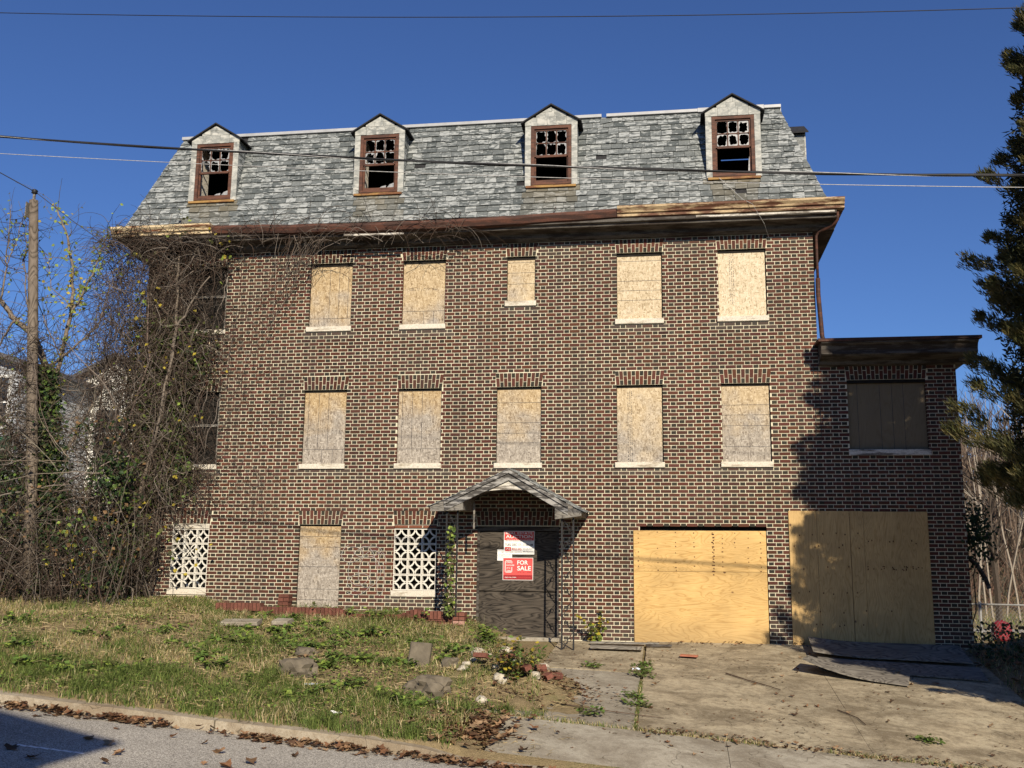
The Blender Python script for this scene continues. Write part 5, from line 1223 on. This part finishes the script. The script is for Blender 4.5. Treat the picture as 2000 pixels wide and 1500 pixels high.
while n < 82000:
    if cn <= 0: cl_ = (rnd(-13.5, -.9), rnd(-7.5, -.03)); cn = random.randint(3, 26); ch = rnd(.6, 1.7)
    cn -= 1; x = cl_[0]+random.gauss(0, .045); y = max(-7.56, cl_[1]+random.gauss(0, .045)); e = xt(y)-.25+.3*nz(x, y, 2, 2)
    if y < -6.1: e = -2.35+.25*nz(x, y, 2, 3)
    if x > e or (x < -9.2 and random.random() < .55): continue
    q_ = nz(x, y, 0, .7); q2 = nz(x, y, 8, 1.7)
    kerbside = sm(-5.4, -6.2, y); bare = sm(-.08, .2, q_)*(1-kerbside)*(.97 if y < -1.3 else .4)
    if random.random() < bare*.93: continue
    if -5.9 < y < -4.85 and -4.7 < x and random.random() < .75: continue
    g = .72+.2*kerbside+.7*q2-.18*(1-kerbside); h = rnd(.025, .085)+.05*kerbside*random.random()+.05*max(0, q2)
    if y > -1.8 and x > -8: h *= 1.35
    blade(k, x, y, T(x, max(y, -7.5)), h*ch, rnd(.0035, .0065), gcol(g)); n += 1
for i in range(2200):                    # strip of weeds in the joint behind the apron
    x = rnd(-2.1, 5.5); y = -6.06+rnd(-.07, .09)+.05*nz(x, 0, 0, 2); 
    if nz(x, 3, 0, 1.1) < -.22: continue
    blade(k, x, y, zs(x)-.03, rnd(.03, .08), .005, gcol(.35))
for i in range(700):
    y = rnd(-6, -1.2); x = -.435+rnd(-.025, .03)
    if nz(0, y, 3, 1.2) > -.1: blade(k, x, y, G(x, y)-.02, rnd(.02, .06), .005, gcol(.6))
for i in range(4200):                    # verge right of the drive
    x = rnd(4.8, 8); y = rnd(-6.5, -.2); blade(k, x, y, T(x, y), rnd(.04, .14), .005, gcol(.35))
tag(k.build('grass', M['grass']), 'ragged green and straw-coloured grass covering the front lawn', 'grass', None, 'stuff')
k = MB(); n = 0
while n < 9000:                           # creeping broad leaves among the grass
    x = rnd(-10, -1.2); y = rnd(-7.3, -.3)
    if x > xt(y)-.1 or nz(x, y, 15, 1.1) < .02+.25*random.random(): continue
    n += 1; p = Vector((x, y, T(x, y)+rnd(.01, .08))); k.leaf(p, Vector((rnd(-1, 1), rnd(-1, 1), rnd(-.1, .4))), Vector((rnd(-.5, .5), rnd(-.9, .1), 1)), rnd(.025, .06), rnd(.02, .045), lfcol(random.choice(('weed', 'olive', 'lime', 'olive'))), .1)
tag(k.build('ground_cover', M['leaf']), 'creeping small-leaved ground cover among the lawn grass', 'ground cover', None, 'stuff')
k = MB(); n = 0
while n < 4200:                           # fallen straw lying every way
    x = rnd(-10, -1.2); y = rnd(-7.4, -.3)
    if x > xt(y)+.1: continue
    n += 1; an = rnd(0, 6.28); L = rnd(.06, .22); j = rnd(.6, 1.1); z = T(x, y)+rnd(.01, .06); k.tube([(x, y, z), (x+math.cos(an)*L*.5, y+math.sin(an)*L*.5, z+rnd(-.01, .03)), (x+math.cos(an)*L, y+math.sin(an)*L, z+rnd(-.02, .03))], [.003, .003, .0015], 3, (.48*j, .38*j, .21*j), False)
tag(k.build('straw', M['stem']), 'flattened straw lying on the lawn', 'straw', None, 'stuff')
k = MB()
for i in range(900):                      # dry stalks
    x = rnd(-8.4, -1.8); y = rnd(-5.8, -.9)
    if x > xt(y)-.2 or nz(x, y, 6, .8) < 0: continue
    z = T(x, y); d = Vector((rnd(-.8, .8), rnd(-.8, .8), rnd(.3, 1.2))); strand(k, Vector((x, y, z)), d, rnd(.14, .38), .06, .12, .06, .0032, (.40*rnd(.7, 1.1), .31*rnd(.7, 1.1), .17))
tag(k.build('dry_stalks', M['stem']), 'bleached dry weed stalks scattered over the lawn', 'stalks', None, 'stuff')
def leafmesh(k, x, y, z, s, tint, curl=None):
    an = rnd(0, 6.28); n = 11; cu = rnd(.15, .75) if curl is None else curl; tl = Matrix.Rotation(rnd(-.5, .5), 3, 'X'); vs = [Vector((0, 0, 0))]
    for i in range(n):
        a = 6.2832*i/n; r_ = s*(.5 if i % 2 == 0 else .27)*rnd(.8, 1.2)*(1.1 if i < 6 else .9); vs.append(Vector((math.cos(a)*r_, math.sin(a)*r_, cu*r_*abs(math.cos(a))*rnd(.4, 1.2))))
    rz = Matrix.Rotation(an, 3, 'Z'); vs = [rz @ (tl @ v_) for v_ in vs]; lo = min(v_.z for v_ in vs)
    k.add([(v_.x+x, v_.y+y, v_.z-lo+z+.004) for v_ in vs], [(0, i+1, (i+1) % n+1) for i in range(n)], tint)
def dlc(): j = rnd(.5, 1.25); return random.choice(((.20*j, .10*j, .052*j), (.26*j, .155*j, .085*j), (.14*j, .08*j, .048*j), (.32*j, .215*j, .125*j)))
k = MB(); n = 0
while n < 850:                           # drift in the gutter
    x = rnd(-8.5, 1.2); y = -7.68-abs(random.gauss(0, .11))-.25*max(0, nz(x, 0, 0, .8))*random.random()
    if nz(x, 7, 0, .9) < -.25 and random.random() < .8: continue
    leafmesh(k, x, y, Rz(x, y)+rnd(0, .05)*sm(-8.0, -7.7, y), rnd(.05, .13), dlc()); n += 1
for i in range(1300):
    x = rnd(-9.5, -1.4); y = rnd(-7.3, -1)
    if x > xt(y)+.6: continue
    if nz(x, y, 12, .9) < .05 and random.random() < .8: continue
    leafmesh(k, x, y, T(x, y)+rnd(0, .03), rnd(.04, .10), dlc())
for i in range(420):                      # leaf heap below the rubble and at the kerb end
    x = -1.75+random.gauss(0, .45); y = -4.6+random.gauss(0, .5); leafmesh(k, x, y, ground(x, y)+rnd(0, .04), rnd(.04, .10), dlc())
for i in range(330):
    x = -2.3+random.gauss(0, .3); y = -6.75+random.gauss(0, .35); leafmesh(k, x, y, ground(x, y)+rnd(0, .05), rnd(.07, .15), dlc())
for i in range(1200): x = rnd(4.7, 7.5); y = rnd(-6.5, -.3); leafmesh(k, x, y, T(x, y)+rnd(0, .05), rnd(.05, .12), dlc())
for i in range(500): x = rnd(-.4, 5); y = random.choice((rnd(-6.2, -5.95), rnd(-.3, -.02), rnd(-6.2, -5.9))); leafmesh(k, x, y, ground(x, y)+.01, rnd(.03, .08), dlc())
tag(k.build('leaf_litter', M['deadleaf']), 'drifts of brown dead leaves along the kerb and lawn', 'leaves', None, 'stuff')
k = MB()
for i in range(2600):
    x = rnd(-2.0, 4.9); y = rnd(-7.5, -.1)
    if nz(x, y, 3, .8)+.5*nz(x, y, 9, 2.4) < rnd(-.2, .5): continue
    leafmesh(k, x, y, ground(x, y)-.003, rnd(.015, .05), dlc(), .2)
tag(k.build('leaf_crumbs', M['deadleaf']), 'crumbled leaf and twig debris strewn over the concrete drive', 'debris', None, 'stuff')
for i in range(52):
    x = rnd(-6.3, .5); y = rnd(-10.3, -7.9); k = MB(); leafmesh(k, x, y, Rz(x, y), rnd(.07, .17), dlc(), rnd(.3, .8)); tag(k.build('fallen_leaf', M['deadleaf']), 'single curled brown leaf lying on the asphalt road', 'leaf', 'single leaves on the road')
for i in range(75):
    x = rnd(-1.6, 4.6); y = rnd(-7.5, -.6); k = MB(); leafmesh(k, x, y, ground(x, y), rnd(.04, .11), dlc(), rnd(.3, .8)); tag(k.build('fallen_leaf', M['deadleaf']), 'single curled brown leaf lying on the concrete drive', 'leaf', 'single leaves on the drive')

# ------------------------------------------------------------------ beyond the building
random.seed(17)
def clap(k, a, b, z0, z1, st=.13):                  # lapped boards from a to b (2-d points)
    a, b = Vector((a[0], a[1], 0)), Vector((b[0], b[1], 0)); d = (b-a).normalized(); nn = Vector((d.y, -d.x, 0)); z = z0
    while z < z1:
        zt = min(z1, z+st); p = [a+nn*.02+Vector((0, 0, z)), b+nn*.02+Vector((0, 0, z)), b+nn*.002+Vector((0, 0, zt)), a+nn*.002+Vector((0, 0, zt))]; k.add(p+[a+Vector((0, 0, z)), b+Vector((0, 0, z))], [(0, 1, 2, 3), (4, 5, 1, 0)]); z += st
def house(name, label, x0, x1, y0, y1, z0, ze, zr, mat, roofmat, wins, axis='x', cat='house'):
    e = tag(empty(name), label, cat); k = MB()
    for a, b in (((x0, y0), (x1, y0)), ((x1, y0), (x1, y1)), ((x1, y1), (x0, y1)), ((x0, y1), (x0, y0))): clap(k, a, b, z0, ze)
    if axis == 'y':
        xm = (x0+x1)/2
        for y_ in (y0, y1): k.add([(x0, y_, ze), (x1, y_, ze), (xm, y_, zr)], [(0, 1, 2)])
    else:
        ym = (y0+y1)/2
        for x_ in (x0, x1): k.add([(x_, y0, ze), (x_, y1, ze), (x_, ym, zr)], [(0, 1, 2)])
    k.build('wall', mat, e); k = MB(); o_ = .35; th = Vector((0, 0, .12))
    if axis == 'y':
        for s, xe in ((-1, x0-o_), (1, x1+o_)): p = [Vector((xe, y0-o_, ze-.1)), Vector((xm, y0-o_, zr)), Vector((xm, y1+o_, zr)), Vector((xe, y1+o_, ze-.1))]; k.hexa(p+[q_+th for q_ in p])
    else:
        for s, ye in ((-1, y0-o_), (1, y1+o_)): p = [Vector((x0-o_, ye, ze-.1)), Vector((x0-o_, ym, zr)), Vector((x1+o_, ym, zr)), Vector((x1+o_, ye, ze-.1))]; k.hexa(p+[q_+th for q_ in p])
    k.build('roof', roofmat, e, recalc=True)
    for (face, u, z, w_, h_) in wins:
        Mx = Matrix.Translation((u, y0, z)) if face == 'f' else Matrix.Translation((x1, u, z)) @ Matrix.Rotation(R(90), 4, 'Z') if face == 'r' else Matrix.Translation((u, y1, z)) @ Matrix.Rotation(R(180), 4, 'Z')
        k = MB(); f = .07
        for (a, b, c_, d) in ((-w_/2-f, w_/2+f, -f, 0), (-w_/2-f, w_/2+f, h_, h_+f), (-w_/2-f, -w_/2, 0, h_), (w_/2, w_/2+f, 0, h_), (-w_/2, w_/2, h_/2-.025, h_/2+.025)): k.box(a, b, -.06, .03, c_, d, M=Mx)
        wn_ = k.build('window', M['s_white'], e); k = MB(); k.box(-w_/2, w_/2, -.03, -.022, 0, h_, M=Mx); k.build('pane', M['darkglass'], wn_)
    return e
greyside = simple('grey_siding', (.36, .38, .41), .7, .1, 4); whiteside = simple('white_siding', (.66, .65, .60), .7, .1, 4); greyroof = simple('grey_roofing', (.09, .09, .10), .9, .25, 9)
h1 = house('neighbour_house', 'grey sided neighbouring house with green awning at the far left edge', -27, -17.3, 6, 15, .4, 6.6, 8.2, greyside, greyroof, [('f', -18.0, 4.9, .8, 1.35), ('f', -20.4, 4.9, .8, 1.35), ('f', -20.0, 2.0, .9, 1.4)], 'y')
k = MB(); k.hexa([(-19.6, 4.7, 3.75), (-17.35, 4.7, 3.75), (-17.35, 5.97, 4.15), (-19.6, 5.97, 4.15), (-19.6, 4.7, 3.85), (-17.35, 4.7, 3.85), (-17.35, 5.97, 4.65), (-19.6, 5.97, 4.65)]); k.build('awning', simple('green_awning', (.035, .13, .07), .6, .15, 5), h1)
k = MB()
for i in range(26):
    for s in (-1, 1):
        a = Vector((-19.6+i*.12, 4.8, 1.2)); b = a+Vector((s*1.3, 0, 1.3)); k.tube([a if -19.7 < a.x < -17.2 else a, b], .018, 4)
k.build('lattice', M['s_white'], h1); h1['label'] = h1['label']
h2 = house('neighbour_house', 'white sided house glimpsed through the vines between pole and brick building', -18.5, -14.4, 9.5, 17, .3, 6.4, 7.5, whiteside, greyroof, [('f', -17.9, 4.5, .75, 1.4), ('f', -16.7, 4.5, .75, 1.4), ('f', -17.4, 1.8, .75, 1.3), ('r', 11, 4.4, .8, 1.3)], 'y')
h3 = house('shade_caster_house', 'unseen gabled house added across the street so its roof corner shades the left road edge', -8.8, .02, -33, -24.5, -.7, 8.5, 10.35, simple('cream_siding', (.55, .50, .40), .7, .1, 4), greyroof, [('b', -6.6, 1.2, 1, 1.6), ('b', -2.2, 1.2, 1, 1.6), ('b', -6.6, 4.6, 1, 1.6), ('b', -2.2, 4.6, 1, 1.6)], 'y')  # out of view, added and shaped to cast the road-corner shadow
# chain-link fence
dullwire = simple('dull_galvanised_wire', (.24, .24, .235), .6, .3, 20, .3)
FN = tag(empty('chain_link_fence'), 'low chain-link fence behind the wing at the right', 'fence'); fy = 7.; k = MB(); zt_, zb_ = .60, -.22
for xx in (5.7, 7.2, 8.7, 10.2, 11.7): kk = MB(); kk.tube([(xx, fy, -.5), (xx, fy, zt_+.05)], .03, 8); kk.build('post', dullwire, FN, True)
kk = MB(); kk.tube([(5.6, fy, zt_), (11.8, fy, zt_-.05)], .022, 8); kk.build('top_rail', dullwire, FN, True)
for i in range(-9, 75):
    for s in (1, -1):
        xa = 5.7+i*.085; xb = xa+s*(zt_-zb_)*.9; k.tube([(xa, fy+s*.003, zb_), (xb, fy+s*.003, zt_)], .0035, 3, None, False)
tag(k.build('wire_mesh', dullwire, FN), kind='stuff')
c_ = at(1957, 1246, 7.6); k = MB(); rg = random.Random(4)
prof = [(.02, 0), (.20, .0), (.23, .08), (.235, .25), (.215, .36), (.17, .43), (.10, .46), (.03, .50)]; k.lathe(prof, 14, M=Matrix.Translation((c_.x, 7.6, G(c_.x, 7.6))))
k.v = [(x+.05*nz(x, y, z, 7), y+.02*nz(x, y, z+5, 9), z+.015*nz(x, y+3, z, 9)) for x, y, z in k.v]; tag(k.build('red_sack', simple('red_plastic', (.24, .02, .03), .6, .3, 8), smooth=True), 'red plastic sack standing behind the chain-link fence', 'sack')
grid('back_lane', rng(6, 40, 4), [11.5, 12.5, 13.5], lambda x, y: G(x, y)+.02, M['asphalt'])
k = MB()
for i in range(5200):
    y = rnd(7.2, 26); x = rnd(6, 6+y*.8); 
    if 11.3 < y < 13.6: continue
    blade(k, x, y, G(x, y), rnd(.06, .2), .012, gcol(.5))
tag(k.build('rough_grass', M['grass']), 'sunlit rough grass behind the chain-link fence', 'grass', None, 'stuff')
def bare(k, x, y, h, r, lvl=3, tint=None, lean=.1, nb=7):
    z0 = G(x, y); pts = [Vector((x, y, z0-.1))]; d = Vector((rnd(-lean, lean), rnd(-lean, lean), 1)); st = h/8
    for i in range(8): d = (d+Vector((rnd(-.09, .09), rnd(-.09, .09), .05))).normalized(); pts.append(pts[-1]+d*st)
    k.tube(pts, taper(9, r, r*.18), 5 if r > .05 else 4, tint, False)
    def rec(p, dd, L, rr, l):
        q_ = [p]; 
        for i in range(4): dd = (dd+Vector((rnd(-.18, .18), rnd(-.18, .18), .07))).normalized(); q_.append(q_[-1]+dd*L/4)
        k.tube(q_, taper(5, rr, rr*.35), 3, tint, False)
        if l > 1:
            for i in range(4): rec(random.choice(q_[1:]), (dd+Vector((rnd(-.9, .9), rnd(-.9, .9), rnd(-.1, .7)))).normalized(), L*.55, rr*.5, l-1)
    for i in range(nb): rec(pts[random.randint(2, 7)], Vector((rnd(-1, 1), rnd(-1, 1), rnd(.4, 1.3))).normalized(), h*rnd(.16, .30), r*.35, lvl-1)
for i, (px, Y, h, lb) in enumerate(((1905, 19, 8, 'pale slender birch just right of the wing corner'), (1932, 22, 8.6, 'pale birch with forked stem behind the fence'), (1958, 24, 7.8, 'pale birch right of the forked one behind the fence'), (1985, 20, 8.2, 'pale birch half hidden by the juniper at the right edge'), (1920, 27, 9, 'thin pale birch farther back between the others'))):
    e = tag(empty('birch_tree'), lb, 'tree', 'birches behind the fence'); k = MB(); bare(k, at(px, 1100, Y).x, Y, h, .045, 3, (.30, .26, .21), .05, 8); k.build('trunk', M['stem'], e)
e = tag(empty('brown_tree'), 'thicker brown bare tree standing behind the red sack', 'tree'); k = MB(); x = at(1948, 1200, 10).x; bare(k, x, 10, 5.2, .10, 3, (.075, .06, .048), .05, 10); k.build('trunk', M['stem'], e)
k = MB()
for i in range(430):
    y = rnd(32, 80); x = at(rnd(1780, 2120), 1100, y).x-y*.15 if i < 280 else rnd(6, 60) if random.random() < .8 else rnd(-10, 10); j = rnd(.7, 1.3); bare(k, x+y*.15, y, rnd(6, 9.5), rnd(.06, .12), 2, (.13*j, .096*j, .072*j) if random.random() < .94 else (.34*j, .29*j, .235*j), .1, 11)
for i in range(4200):
    y = rnd(28, 75); x = at(rnd(1780, 2120), 1100, y).x if i < 3000 else rnd(4, 50)+y*.12; z = G(x, y); strand(k, Vector((x, y, z)), Vector((rnd(-.7, .7), rnd(-.7, .7), 1)), rnd(1, 3.4), .5, .2, .0, .02, (.17*rnd(.7, 1.3), .125, .09))
tag(k.build('bare_wood', M['stem']), 'brown leafless wood on the slope behind the building', 'wood', None, 'stuff')
for o in list(COL.objects):
    if o.type == 'EMPTY' and o.parent is None and not o.children: bpy.data.objects.remove(o)
